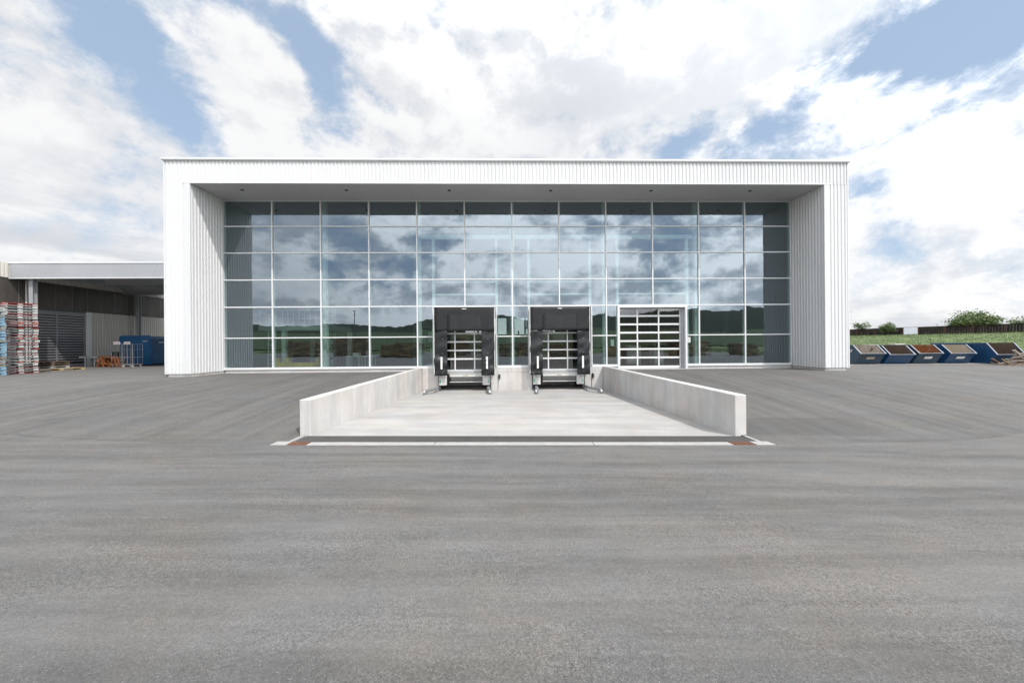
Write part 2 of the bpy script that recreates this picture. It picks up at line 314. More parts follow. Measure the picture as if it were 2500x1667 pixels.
# ------------------------------------------------------------------ mesh helpers
ORIG = {}
def tag(o, label=None, cat=None, group=None, kind=None):
    if label: o['label'] = label
    if cat: o['category'] = cat
    if group: o['group'] = group
    if kind: o['kind'] = kind
    return o
def thing(name, label, cat, loc=(0, 0, 0), rz=0.0, group=None):
    o = bpy.data.objects.new(name, None); COL.objects.link(o); o.location = loc; o.rotation_euler = (0, 0, rz)
    o.empty_display_size = .2
    ORIG[o.name] = Vector(loc) if rz == 0 else None
    return tag(o, label, cat, group)
def link(name, me, parent=None, loc=None, rot=None):
    o = bpy.data.objects.new(name, me); COL.objects.link(o)
    if parent is not None: o.parent = parent
    if loc is not None: o.location = loc
    if rot is not None: o.rotation_euler = rot
    return o
class MB:
    """Collects faces of one body; build() links it as one mesh object."""
    def __init__(s): s.v = []; s.f = []; s.sm = False; s.mi = []; s.cur = 0
    def add(s, vs, fs):
        o = len(s.v); s.v += [tuple(p) for p in vs]; s.f += [tuple(i + o for i in f) for f in fs]; s.mi += [s.cur] * len(fs); return s
    def box(s, x0, x1, y0, y1, z0, z1):
        return s.add([(x0, y0, z0), (x1, y0, z0), (x1, y1, z0), (x0, y1, z0), (x0, y0, z1), (x1, y0, z1), (x1, y1, z1), (x0, y1, z1)],
                     [(0, 3, 2, 1), (4, 5, 6, 7), (0, 1, 5, 4), (1, 2, 6, 5), (2, 3, 7, 6), (3, 0, 4, 7)])
    def obox(s, c, size, rot):
        m = rot.to_matrix() if hasattr(rot, 'to_matrix') else rot
        hx, hy, hz = (d / 2 for d in size); c = Vector(c)
        vs = [c + m @ Vector((a * hx, b * hy, d * hz)) for d in (-1, 1) for a, b in ((-1, -1), (1, -1), (1, 1), (-1, 1))]
        return s.add(vs, [(0, 3, 2, 1), (4, 5, 6, 7), (0, 1, 5, 4), (1, 2, 6, 5), (2, 3, 7, 6), (3, 0, 4, 7)])
    def prism(s, pts, axis, a, b):
        """Closed outline pts (2-D) swept from a to b along axis 'x' or 'y' or 'z'."""
        mk = {'x': lambda p, t: (t, p[0], p[1]), 'y': lambda p, t: (p[0], t, p[1]), 'z': lambda p, t: (p[0], p[1], t)}[axis]
        n = len(pts); vs = [mk(p, a) for p in pts] + [mk(p, b) for p in pts]
        return s.add(vs, [tuple(range(n)), tuple(range(2 * n - 1, n - 1, -1))] + [(i, i + n, (i + 1) % n + n, (i + 1) % n) for i in range(n)])
    def tube(s, pts, r, seg=8, cap=True):
        pts = [Vector(p) for p in pts]; rr = r if isinstance(r, (list, tuple)) else [r] * len(pts); rings = []; vs = []
        for i, p in enumerate(pts):
            t = (pts[min(i + 1, len(pts) - 1)] - pts[max(i - 1, 0)]).normalized()
            a = t.cross(Vector((0, 0, 1)) if abs(t.z) < .9 else Vector((1, 0, 0))).normalized(); b = t.cross(a)
            for k in range(seg):
                an = 2 * math.pi * k / seg; vs.append(p + (a * math.cos(an) + b * math.sin(an)) * rr[i])
        fs = [(i * seg + k, i * seg + (k + 1) % seg, (i + 1) * seg + (k + 1) % seg, (i + 1) * seg + k) for i in range(len(pts) - 1) for k in range(seg)]
        if cap: fs += [tuple(range(seg - 1, -1, -1)), tuple((len(pts) - 1) * seg + k for k in range(seg))]
        return s.add(vs, fs)
    def mesh(s, name, mats, off=None, bevel=0.0):
        me = bpy.data.meshes.new(name)
        vs = s.v if off is None else [(p[0] - off[0], p[1] - off[1], p[2] - off[2]) for p in s.v]
        me.from_pydata(vs, [], s.f); me.update()
        for m_ in (mats if isinstance(mats, (list, tuple)) else [mats]): me.materials.append(MAT[m_])
        if len(me.materials) > 1: me.polygons.foreach_set('material_index', s.mi)
        bm = bmesh.new(); bm.from_mesh(me)
        if bevel:
            bmesh.ops.bevel(bm, geom=[e for e in bm.edges if e.calc_face_angle(0) > .5], offset=bevel, segments=1, affect='EDGES')
        bmesh.ops.recalc_face_normals(bm, faces=bm.faces); bm.to_mesh(me); bm.free()
        if s.sm:
            for p in me.polygons: p.use_smooth = True
        return me
    def build(s, name, mats, parent=None, off=None, bevel=0.0):
        """Vertices are world coordinates when the root is unrotated; they are moved to the root's frame."""
        root = parent
        while root is not None and root.parent is not None: root = root.parent
        if off is None and root is not None and ORIG.get(root.name) is not None: off = ORIG[root.name]
        return link(name, s.mesh(name, mats, off, bevel), parent)
def B(*a): return MB().box(*a)
def single(name, mb, mats, label, cat, group=None, base=None, bevel=0.0):
    """A thing that is one mesh, with its origin at its base."""
    if base is None:
        xs, ys, zs = zip(*mb.v); base = ((min(xs) + max(xs)) / 2, (min(ys) + max(ys)) / 2, min(zs))
    o = link(name, mb.mesh(name, mats, base, bevel), None, base); ORIG[o.name] = Vector(base)
    return tag(o, label, cat, group)
def ribs(L, p=.186, d=.036, top=.085, sl=.026):
    """Trapezoid sheet profile: list of (s, depth)."""
    out = []; k = 0
    while k * p < L:
        b = k * p
        for s_, dd in ((0, 0), (p - top - 2 * sl, 0), (p - top - sl, d), (p - sl, d)):
            if b + s_ <= L: out.append((b + s_, dd))
        k += 1
    out.append((L, out[-1][1])); return out
def sheet(o, sd, od, L, z0, z1, flip=False, **k):
    o, sd, od = Vector(o), Vector(sd), Vector(od); m = MB(); pr = ribs(L, **k); vs = []
    for s_, d_ in pr:
        q = o + sd * s_ + od * d_; vs += [(q.x, q.y, z0), (q.x, q.y, z1)]
    m.add(vs, [(2 * i, 2 * i + 2, 2 * i + 3, 2 * i + 1) for i in range(len(pr) - 1)])
    return m
ORD = 'first second third fourth fifth sixth seventh eighth ninth tenth eleventh twelfth thirteenth fourteenth fifteenth sixteenth seventeenth eighteenth nineteenth twentieth twenty-first twenty-second twenty-third twenty-fourth twenty-fifth twenty-sixth twenty-seventh twenty-eighth'.split()

# ------------------------------------------------------------------ ground
def sst(a, b, x):
    t = max(0.0, min(1.0, (x - a) / (b - a))); return t * t * (3 - 2 * t)
def front_z(x): return -.68 - .0138 * max(-12, min(12, x - .55))
def yard_z(x, y):
    fz = front_z(x)
    if y < 8.2:
        r = min(8.2 - y, 14); return fz + .028 * r
    if y < 17.4:
        t = (y - 8.2) / 9.2
        s = t + .09 * math.sin(math.pi * t) if t > 0 else 0
        return fz + (.03 - fz) * min(1, s)
    return .03
RX0, RX1, RY0, RY1 = -4.68, 5.69, 7.64, 20.0
YX0, YX1, YY0, YY1 = -52.0, 40.0, -38.0, 47.0
def grid_axis(lo, hi, keys, fine0, fine1, fine, coarse):
    s = set(round(k, 3) for k in keys) | {lo, hi}; x = lo
    while x < hi:
        if all(abs(x - k) > .08 for k in keys): s.add(round(x, 3))
        x += fine if fine0 <= x <= fine1 else coarse
    return sorted(s)
gx = grid_axis(YX0, YX1, (RX0, RX1), -14, 14, .45, 2.0)
gy = grid_axis(YY0, YY1, (RY0, 8.2, 17.4, RY1), 5, 20.2, .3, 1.5)
m = MB(); m.sm = True
m.v = [(x, y, yard_z(x, y)) for y in gy for x in gx]; nx = len(gx)
for j in range(len(gy) - 1):
    for i in range(nx - 1):
        cx, cy = (gx[i] + gx[i + 1]) / 2, (gy[j] + gy[j + 1]) / 2
        if RX0 < cx < RX1 and RY0 < cy < RY1: continue
        if -16.3 < cx < 17.3 and cy > 20.2: continue
        m.f.append((j * nx + i, j * nx + i + 1, (j + 1) * nx + i + 1, (j + 1) * nx + i)); m.mi.append(0)
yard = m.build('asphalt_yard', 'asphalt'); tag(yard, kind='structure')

def land_z(x, y):
    s = x + .2656 * (y - 108)
    z = 3.2 * sst(44, 104, s) if y > -40 else 0
    z += .10 * noise.noise((x * .11, y * .11, 0)) * (1 if s > 30 else 0)
    if y < -30: z = .6 + 18 * sst(-30, -500, y) if y < -40 else .3
    if YX0 + .2 < x < YX1 - .2 and YY0 + .2 < y < YY1 - .2: return -2.0
    return z
lx = sorted(set([-3500, -2000, -1200, -700, -400, -220, -140, -90, -65, YX0, YX0 + 1, -20, 0, 20, YX1 - 1, YX1] + list(range(42, 170, 4)) + [200, 260, 400, 700, 1200, 2000, 3500]))
ly = sorted(set([-2500, -1500, -900, -500, -350, -200, -120, -80, -50, -44, YY0 - 1, YY0, YY0 + 1, -10, 0, 10, YY1 - 1, YY1] + list(range(14, 46, 4)) + list(range(50, 180, 4)) + [220, 300, 500, 900, 1600, 2500, 3500]))
m = MB(); m.sm = True; m.v = [(x, y, land_z(x, y)) for y in ly for x in lx]; nx = len(lx)
m.f = [(j * nx + i, j * nx + i + 1, (j + 1) * nx + i + 1, (j + 1) * nx + i) for j in range(len(ly) - 1) for i in range(nx - 1)]; m.mi = [0] * len(m.f)
tag(m.build('ground', 'grass'), kind='structure')
# verge of pale dust and gravel where the skips stand
m = MB(); vs = []; n_ = 40
for i in range(n_ + 1):
    x = 20 + i * .5; a = 21.9 + .25 * noise.noise((x * .8, 0, 0)); vs += [(x, a, .036), (x, 27.5, .036)]
m.add(vs, [(2 * i, 2 * i + 2, 2 * i + 3, 2 * i + 1) for i in range(n_)])
tag(m.build('gravel_verge', 'gravel'), kind='structure')

# hills behind the photographer, seen mirrored in the glass front
def ridge(name, y0, y1, prof, matn, sx=60):
    m = MB(); m.sm = True; rows = 14; cols = 420; x0, x1 = prof[0][0], prof[-1][0]
    for j in range(rows):
        t = j / (rows - 1); y = y0 + (y1 - y0) * t
        for i in range(cols):
            x = x0 + (x1 - x0) * i / (cols - 1)
            for (xa, ha), (xb, hb) in zip(prof, prof[1:]):
                if xa <= x <= xb: h = ha + (hb - ha) * sst(xa, xb, x)
            h = h * (1 + .12 * noise.fractal((x * .004, y * .004, 3), 1, 2, 4)) + 6 * noise.noise((x * .03, y * .02, 0)) + 5 * noise.noise((x * .11, y * .09, 4)) + 3 * noise.noise((x * .27, y * .2, 9))
            m.v.append((x, y, 8 + h * math.sin(t * math.pi / 2) ** 1.3 - 10 * (t == 0)))
    m.f = [(j * cols + i, j * cols + i + 1, (j + 1) * cols + i + 1, (j + 1) * cols + i) for j in range(rows - 1) for i in range(cols - 1)]; m.mi = [0] * len(m.f)
    return tag(m.build(name, matn), kind='structure')
ridge('hills', -900, -1500, [(-2600, 25), (-1300, 60), (-700, 78), (-420, 70), (-250, 95), (-60, 120), (150, 85), (500, 110), (800, 145), (1300, 120), (2600, 60)], 'forest')
m = MB(); m.sm = True
fx = [-900, -500, -250, -120, -60, 0, 60, 120, 250, 500, 900]; fy = [-41, -60, -110, -200, -400, -880]
m.v = [(x, y, land_z(x, y) + .05 + (.6 if y < -50 else 0)) for y in fy for x in fx]; nx = len(fx)
m.f = [(j * nx + i, (j + 1) * nx + i, (j + 1) * nx + i + 1, j * nx + i + 1) for j in range(len(fy) - 1) for i in range(nx - 1)]; m.mi = [0] * len(m.f)
tag(m.build('green_field', 'field'), kind='structure')

# ------------------------------------------------------------------ loading ramp
LWI, LWO, RWI, RWO, WY0, WY1, WT = -4.55, -4.80, 5.55, 5.83, 8.45, 19.98, .24
m = MB(); vs = []; N = 12
for i in range(N + 1):
    y = WY0 - .01 + (20.3 - WY0) * i / N; t = min(1, (y - WY0) / (20 - WY0))
    vs += [(x, y, (1 - t) * front_z(x) + t * -1.06) for x in (LWI - .1, .5, RWI + .1)]
m.add(vs, [(3 * i + k, 3 * i + k + 1, 3 * i + k + 4, 3 * i + k + 3) for i in range(N) for k in (0, 1)])
m.box(LWI - .1, RWI + .1, 20.3, 23.2, -1.3, -1.06)
tag(m.build('ramp_floor', 'concrete_floor'), kind='structure')
def ramp_wall(xa, xb, label, cuts):
    root = thing('ramp_wall', label, 'retaining wall', ((xa + xb) / 2, WY0, front_z(xa)), 0, 'concrete walls flanking the loading ramp')
    for a, b in zip(cuts, cuts[1:]):
        B(xa, xb, a + .006, b - .006, -1.5, WT).build('wall_segment', 'concrete', root, bevel=.012)
ramp_wall(LWO, LWI, 'sunlit pale concrete wall along the left edge of the loading ramp', [WY0, 10.9, 13.9, 16.9, WY1])
ramp_wall(RWI, RWO, 'shaded grey concrete wall along the right edge of the loading ramp', [WY0, 10.6, 13.0, 15.6, WY1])
# strip of dark asphalt, kerbs and drain at the mouth of the ramp
m = MB(); vs = []
for i in range(13):
    x = -4.62 + i * (5.68 + 4.62) / 12; vs += [(x, 7.93, front_z(x) + .002), (x, 8.46, front_z(x) + .002)]
m.add(vs, [(2 * i, 2 * i + 2, 2 * i + 3, 2 * i + 1) for i in range(12)])
tag(m.build('asphalt_strip', 'asphalt_dark'), kind='structure')
dr = thing('drain_channel', 'pale concrete drain channel across the mouth of the loading ramp', 'drain', (.5, 7.8, front_z(.5) - .1))
def slab(x0, x1, y0, y1, top=.006, m=None):
    m = m or MB()
    vs = [(x, y, front_z(x) + d) for d in (-.12, top) for x, y in ((x0, y0), (x1, y0), (x1, y1), (x0, y1))]
    return m.add(vs, [(0, 3, 2, 1), (4, 5, 6, 7), (0, 1, 5, 4), (1, 2, 6, 5), (2, 3, 7, 6), (3, 0, 4, 7)])
for a, b in ((-4.24, -1.535), (-1.525, 1.95), (1.96, 5.02)):
    slab(a, b, 7.64, 7.925).build('channel_stone', 'kerb_white', dr, bevel=.008)
for a, b in ((-4.98, -4.66), (5.52, 5.93)):
    slab(a, b, 7.66, 7.925, .022).build('end_stone', 'kerb_white', dr, bevel=.008)
for a, b in ((-4.655, -4.245), (5.025, 5.515)):
    fr = slab(a, b, 7.65, 7.92, -.03).build('grate_bed', 'black', dr)
    n_ = 7; w = (b - a) / n_
    for i in range(n_):
        slab(a + i * w + .005, a + (i + .58) * w, 7.65, 7.92, .008).build('grate_bar', 'grate_rust', fr)
    for y in (7.645, 7.78, 7.905):
        slab(a, b, y, y + .018, .0105).build('grate_bar', 'grate_rust', fr)
for xs, lab in (((-4.72, -4.64, -4.52, -4.60), 'thin white kerb running from the sunlit ramp wall to the drain'), ((5.75, 5.67, 5.60, 5.68), 'thin white kerb running from the shaded ramp wall to the drain')):
    x0, x1, x2, x3 = xs
    if x0 > 0: x0, x1, x2, x3 = 5.71, 5.79, 5.80, 5.72
    else: x0, x1, x2, x3 = -4.74, -4.66, -4.66, -4.74
    vs = [(x, y, front_z(x) + d) for d in (-.1, .022) for x, y in ((x0, 7.93), (x1, 7.93), (x2, WY0 - .004), (x3, WY0 - .004))]
    k = MB().add(vs, [(0, 3, 2, 1), (4, 5, 6, 7), (0, 1, 5, 4), (1, 2, 6, 5), (2, 3, 7, 6), (3, 0, 4, 7)])
    single('kerb_strip', k, 'kerb_white', lab, 'kerb', 'kerbs beside the ramp mouth')

# ------------------------------------------------------------------ the hall
BL = thing('warehouse_hall', 'large white corrugated warehouse with deep frame and tall gridded glass front', 'building', (.5, 17.9, .03))
XL, XR, ZT, ZS, YF, YG, YB = -16.60, 17.66, 10.68, 9.55, 17.9, 20.0, 56.0
MX = [-15.41 + 2.65 * i for i in range(13)]; MX[-1] = 16.39
RZ = [9.55, 8.105, 6.64, 5.15, 3.657, 1.956, .34]
JL, JR = -15.66, 16.72          # outer edge of the smooth jamb strips
IL, IR = -15.37, 16.43          # faces of the recess
bb = lambda nm, mt, *a, parent=BL, bevel=0.0: B(*a).build(nm, mt, parent, bevel=bevel)
# carcass
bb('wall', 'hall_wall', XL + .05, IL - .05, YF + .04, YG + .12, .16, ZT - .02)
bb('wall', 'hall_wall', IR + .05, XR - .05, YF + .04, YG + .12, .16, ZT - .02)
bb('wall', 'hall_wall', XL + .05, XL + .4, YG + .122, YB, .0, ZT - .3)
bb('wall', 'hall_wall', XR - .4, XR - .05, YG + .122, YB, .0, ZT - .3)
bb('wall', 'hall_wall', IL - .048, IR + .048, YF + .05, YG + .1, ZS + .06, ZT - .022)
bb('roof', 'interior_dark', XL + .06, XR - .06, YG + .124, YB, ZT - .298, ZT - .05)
# far wall with a wide glazed opening to the fields
for a in ((XL + .4, -6, 0, 9.9), (8, XR - .4, 0, 9.9), (-6, 8, 0, 2.6), (-6, 8, 5.6, 9.9)):
    bb('wall', 'hall_wall', a[0], a[1], YB - .3, YB, a[2], a[3] + .48)
for i in range(4): bb('glass_pane', 'clear_glass', -6 + 3.5 * i + .05, -6 + 3.5 * (i + 1) - .05, YB - .16, YB - .14, 2.6, 5.6)
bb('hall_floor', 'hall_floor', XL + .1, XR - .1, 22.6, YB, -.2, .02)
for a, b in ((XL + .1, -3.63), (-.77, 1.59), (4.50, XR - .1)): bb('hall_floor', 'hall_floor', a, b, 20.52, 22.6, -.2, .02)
# cladding
sheet((XL, YF, 0), (1, 0, 0), (0, -1, 0), XR - XL, ZS, ZT).build('cladding', 'white_cladding', BL)
sheet((XL, YF, 0), (1, 0, 0), (0, -1, 0), JL - XL, .17, ZS - .002).build('cladding', 'white_cladding', BL)
sheet((JR, YF, 0), (1, 0, 0), (0, -1, 0), XR - JR, .17, ZS - .002).build('cladding', 'white_cladding', BL)
sheet((IL - .036, YF + .02, 0), (0, 1, 0), (1, 0, 0), YG - YF - .02, .17, ZS).build('cladding', 'white_cladding', BL)
sheet((IR + .036, YF + .02, 0), (0, 1, 0), (-1, 0, 0), YG - YF - .02, .17, ZS).build('cladding', 'white_cladding', BL)
sheet((XL, YF, 0), (0, 1, 0), (-1, 0, 0), YB - YF, .17, ZT).build('cladding', 'white_cladding', BL)
sheet((XR, YF, 0), (0, 1, 0), (1, 0, 0), YB - YF, .17, ZT).build('cladding', 'white_cladding', BL)
for a, b in ((JL, IL + .004), (IR - .004, JR)): bb('jamb_strip', 'white_cladding', a, b, YF - .055, YF + .03, .17, ZS - .02, bevel=.006)
for a in ((XL - .045, XL + .02), (XR - .02, XR + .045)): bb('corner_strip', 'white_cladding', a[0], a[1], YF - .045, YF + .1, .17, ZT - .01)
m = MB().prism([(YF - .12, ZT + .0), (YF - .12, ZT + .085), (YF + .5, ZT + .10), (YF + .5, ZT - .03), (YF - .1, ZT - .03)], 'x', XL - .09, XR + .09)
m.build('coping', 'white_frame', BL)
for a in ((XL - .085, XL + .3), (XR - .3, XR + .085)): bb('coping', 'white_frame', a[0], a[1], YF + .502, YB, ZT - .03, ZT + .09)
bb('drip_edge', 'white_frame', JL - .05, JR + .05, YF - .06, YF + .01, ZS - .018, ZS + .02)
for i in range(12):
    a, b = max(MX[i], IL), min(MX[i + 1], IR)
    if i == 0: a = IL + .002
    if i == 11: b = IR - .002
    bb('soffit_panel', 'soffit', a + .003, b - .003, YF + .01, YG - .03, ZS - .012, ZS + .04)
for i in range(6):
    c = (MX[2 * i] + MX[2 * i + 1]) / 2 + .7
    l_ = MB(); l_.tube([(c, 18.62, ZS - .035), (c, 18.62, ZS - .011)], .085, 14); o = l_.build('downlight', 'dark_steel', BL)
    MB().tube([(c, 18.62, ZS - .038), (c, 18.62, ZS - .0345)], .06, 12).build('lens', 'black', o)
for a in ((XL + .06, JL + .25, YF + .03), (JR - .25, XR - .06, YF + .03)): bb('plinth', 'concrete', a[0], a[1], a[2], YG + .1, -.15, .162, bevel=.01)
for a, b in ((IL + .02, LWO + .01), (RWO - .01, 6.4), (10.37, IR - .02)): bb('plinth', 'concrete', a - .0, b, YG - .03, YG + .3, -.3, .185, bevel=.008)
bb('threshold', 'light_steel', 6.405, 10.365, YG - .05, YG + .3, -.2, .055)

# curtain wall: mullions, transoms, panes
WF = 'white_frame'
for i, x in enumerate(MX):
    z0 = .20 if i not in (5, 7, 9) else RZ[4] - .02
    if i == 6: z0 = .30
    w = .033 if 0 < i < 12 else .025
    bb('mullion', WF, x - w, x + w, YG - .05, YG + .16, z0, ZS - .014)
low = [(MX[0], MX[1]), (MX[1], MX[2]), (MX[2], MX[3]), (MX[3], MX[4]), (MX[4], -3.93), (-.42, MX[6]), (MX[6], 1.40), (4.95, MX[8]), (MX[8], 6.40), (10.37, MX[10]), (MX[10], MX[11]), (MX[11], MX[12])]
for x in (-3.93, -.42, 1.40, 4.95): bb('mullion', WF, x - .03, x + .03, YG - .048, YG + .158, .20, RZ[4] - .03)
for r in range(1, 5):
    h = .034 if r == 4 else .028
    for i in range(12): bb('transom', WF, MX[i] + .034, MX[i + 1] - .034, YG - .045, YG + .1, RZ[r] - h, RZ[r] + h)
for a, b in low: bb('transom', WF, a + .034, b - .034, YG - .045, YG + .1, RZ[5] - .03, RZ[5] + .03)
for i in range(12): bb('transom', WF, MX[i] + .034, MX[i + 1] - .034, YG - .044, YG + .1, ZS - .05, ZS - .016)
for a, b in low: 
    bb('sill', WF, a + .002, b - .002, YG - .085, YG + .1, .20, .325, bevel=.006)
rng = random.Random(3); cache = {}
def pane(x0, x1, z0, z1, nm='glass_pane', mt='facade_glass', y=YG + .02, tilt=1.0, parent=BL, th=.02):
    w, h = round(x1 - x0, 3), round(z1 - z0, 3); k = (w, h, mt)
    if k not in cache: cache[k] = B(-w / 2, w / 2, -th / 2, th / 2, -h / 2, h / 2).mesh('pane', mt)
    c = Vector(((x0 + x1) / 2, y, (z0 + z1) / 2)) - ORIG[BL.name]
    return link(nm, cache[k], parent, c, (R(rng.uniform(-.2, .2)) * tilt, 0, R(rng.uniform(-.2, .2)) * tilt))
for r in range(4):
    for i in range(12): pane(MX[i] + .02, MX[i + 1] - .02, RZ[r + 1] + .02, RZ[r] - .02)
for r in (4, 5):
    for a, b in low: pane(a + .02, b - .02, RZ[r + 1] + (.02 if r == 4 else -.02), RZ[r] - .02)

# rolling gate beside the docks
g = bb('gate_frame', WF, 6.40, 6.53, YG - .10, YG + .2, .03, 3.66, bevel=.006); g['label'] = 'white sectional gate with eighteen glazed panels and side track'
bb('frame_post', WF, 10.26, 10.37, YG - .10, YG + .2, .03, 3.66, parent=g, bevel=.006)
bb('frame_head', WF, 6.532, 10.258, YG - .10, YG + .2, 3.52, 3.66, parent=g, bevel=.006)
bb('side_track', 'galvanised', 10.13, 10.255, YG + .10, YG + .2, .06, 3.515, parent=g)
RG = [3.515, 3.06, 2.585, 2.11, 1.635, 1.17, .685, .17]; VG = [6.56, 7.63, 8.86, 10.10]; yg = YG + .2
for z in RG[1:-1]: bb('rail', WF, 6.535, 10.128, yg, yg + .05, z - .05, z + .05, parent=g, bevel=.008)
bb('rail', WF, 6.535, 10.128, yg, yg + .05, .075, .215, parent=g, bevel=.008)
bb('rail', 'shutter_grey', 6.535, 10.128, yg, yg + .05, 3.49, 3.53, parent=g)
for x in VG: bb('stile', WF, x - .035, x + .035, yg - .004, yg + .046, .216, 3.485, parent=g)
for j in range(7):
    for i in range(3): pane(VG[i] + .03, VG[i + 1] - .03, RG[j + 1] + .04, RG[j] - .04, 'gate_pane', 'door_glass', yg + .025, 1.0, g, .016)
sg = bb('notice', 'marker_white', 10.36, 10.53, YG - .112, YG - .104, 1.53, 1.83)
for k in range(4): bb('print_line', 'dark_steel', 10.39, 10.50 - .02 * (k % 2), YG - .1145, YG - .113, 1.76 - .055 * k, 1.772 - .055 * k, parent=sg)
bb('notice', 'marker_white', 6.05, 6.24, YG + .045, YG + .05, 1.35, 1.72)

# dock wall under the doors
for a, b, k in ((LWI + .01, -3.64, 0), (-.76, 1.58, 1), (4.51, RWI - .01, 2)):
    bb('dock_wall', 'concrete', a, b, YG - .10, YG + .5, -1.4, -.052, bevel=.008)
    if k == 1:
        bb('dock_wall', 'concrete', a, .40, YG - .10, YG + .5, -.046, .196, bevel=.008); bb('dock_wall', 'concrete', .406, b, YG - .10, YG + .5, -.046, .196, bevel=.008)
    else: bb('dock_wall', 'concrete', a, b, YG - .10, YG + .5, -.046, .196, bevel=.008)

def curtain(x0, x1, z0, z1, y, amp, seed, nx=10, nz=16, lean=0.0, th=.012):
    m = MB(); m.sm = True
    for side in (0, 1):
        for j in range(nz + 1):
            for i in range(nx + 1):
                s, t = i / nx, j / nz; x = x0 + (x1 - x0) * s; z = z0 + (z1 - z0) * t
                lo = (1 - t) ** 1.5
                w = amp * (noise.noise((x * 1.4 + seed, z * 2.3 - x * .9, seed)) * (.35 + lo) + .6 * noise.noise((x * 3.2 + seed, z * 6.5 - x * 3.2, 3 + seed)) * lo)
                m.v.append((x + .012 * math.sin(z * 3 + seed) * lo, y + w + lean * (1 - t) + side * th, z))
    w_ = nx + 1; n_ = w_ * (nz + 1)
    for j in range(nz):
        for i in range(nx):
            a = j * w_ + i; m.f += [(a, a + 1, a + w_ + 1, a + w_), (n_ + a, n_ + a + w_, n_ + a + w_ + 1, n_ + a + 1)]
    ed = [j * w_ for j in range(nz + 1)], [j * w_ + nx for j in range(nz + 1)], list(range(w_)), [nz * w_ + i for i in range(w_)]
    for e in ed: m.f += [(e[k], e[k] + n_, e[k + 1] + n_, e[k + 1]) for k in range(len(e) - 1)]
    m.mi = [0] * len(m.f); return m
def dock(x0, x1, iL, iR, label, seed, door_x):
    yf = 19.4
    r = bb('dock_shelter', 'dark_steel', x0 + .04, x1 - .04, yf + .03, YG - .052, 3.46, 3.53); r['label'] = label
    bb('shelter_trim', WF, x0 - .02, x1 + .02, yf - .05, yf + .06, 3.535, 3.585, parent=r)
    for xa, xb in ((x0 - .02, x0 + .025), (x1 - .025, x1 + .02)):
        bb('shelter_trim', 'light_steel', xa, xb, yf - .02, yf + .02, -.12, 3.53, parent=r)
    for xa, xb in ((x0 + .03, x0 + .06), (x1 - .06, x1 - .03)): bb('side_panel', 'black_pvc', xa, xb, yf + .03, YG - .052, -.1, 3.455, parent=r)
    curtain(x0 + .02, x1 - .02, 2.25, 3.53, yf - .02, .012, seed, 14, 10).build('header_curtain', 'black_pvc', r)
    curtain(iL + .02, iR - .02, 2.245, 3.30, yf - .012, .016, seed + 5, 10, 8, -.05).build('header_flap', 'black_pvc', r)
    for xa, xb, k in ((x0 + .01, iL, 0), (iR, x1 - .01, 1)):
        c = curtain(xa, xb, -.17, 2.262, yf + .005, .21, seed + k * 3 + 1, 10, 26, -.03).build('side_curtain', 'black_pvc', r)
        xm = xb - .22 if k == 0 else xa + .25
        xm = (xa + xb) / 2 + (.06 if k == 0 else -.06)
        bb('marker_strip', 'marker_white', xm - .05, xm + .05, yf - .128, yf - .12, .19, .85, parent=c)
        for z in (1.80, 1.05, .0):
            MB().tube([(xm + .06, yf - .062, z), (xm + .06, yf - .04, z)], .017, 8).build('stud', 'galvanised', c)
    bb('number_plate', 'marker_white', (x0 + x1) / 2 - .12, (x0 + x1) / 2 + .12, yf - .06, yf - .054, 3.42, 3.46, parent=r)
    # sectional door behind the curtains
    d = bb('dock_door', WF, iL - .42, iR + .42, YG + .02, YG + .07, -.02, .10); yd = YG + .02
    rz = [2.13, 1.66, 1.18, .70]
    for z in rz: bb('rail', WF, iL - .42, iR + .42, yd, yd + .05, z - .042, z + .042, parent=d, bevel=.008)
    for z in (2.60, 3.07, 3.5): bb('rail', WF, iL - .42, iR + .42, yd, yd + .05, z - .042, z + .042, parent=d)
    vx = [iL - .4, door_x[0], door_x[1], iR + .4]
    for x in vx: bb('stile', WF, x - .033, x + .033, yd - .004, yd + .046, .101, 3.54, parent=d)
    zs = [3.5, 3.07, 2.6, 2.13, 1.66, 1.18, .70, .08]
    for j in range(7):
        for i in range(3): pane(vx[i] + .03, vx[i + 1] - .03, zs[j + 1] + .03, zs[j] - .03, 'door_pane', 'door_glass', yd + .025, 1.5, d, .016)
    for xa, xb in ((iL - .55, iL - .44), (iR + .44, iR + .55)): bb('frame_post', WF, xa, xb, YG - .04, YG + .2, .02, 3.6, parent=d)
    # leveller and bumpers
    xa, xb = iL + .05, iR - .02
    lv = bb('dock_leveller', 'grey_steel', iL - .45, iR + .40, YG - .08, YG + 2.4, -.11, -.03)
    bb('front_beam', 'light_steel', xa, xb + .5, YG - .13, YG - .085, -.27, -.085, parent=lv, bevel=.006)
    bb('front_edge', 'light_steel', xa - .08, xb + .5, YG - .16, YG - .131, -.105, -.075, parent=lv)
    bb('front_edge', 'light_steel', xa + .02, xb + .45, YG - .15, YG - .131, -.275, -.245, parent=lv)
    bb('type_plate', 'inside_pale', (xa + xb) / 2 - .12, (xa + xb) / 2 + .12, YG - .1335, YG - .1305, -.25, -.19, parent=lv)
    MB().add([(xa + .02, YG + .02, -.28), (xb + .45, YG + .02, -.28), (xb + .45, YG + .30, -.56), (xa + .02, YG + .30, -.56), (xa + .02, YG + .05, -.27), (xb + .45, YG + .05, -.27), (xb + .45, YG + .33, -.55), (xa + .02, YG + .33, -.55)],
             [(0, 3, 2, 1), (4, 5, 6, 7), (0, 1, 5, 4), (1, 2, 6, 5), (2, 3, 7, 6), (3, 0, 4, 7)]).build('lip_plate', 'grey_steel', lv)
    bb('lower_beam', 'light_steel', xa, xb + .45, YG - .06, YG - .0, -.60, -.555, parent=lv)
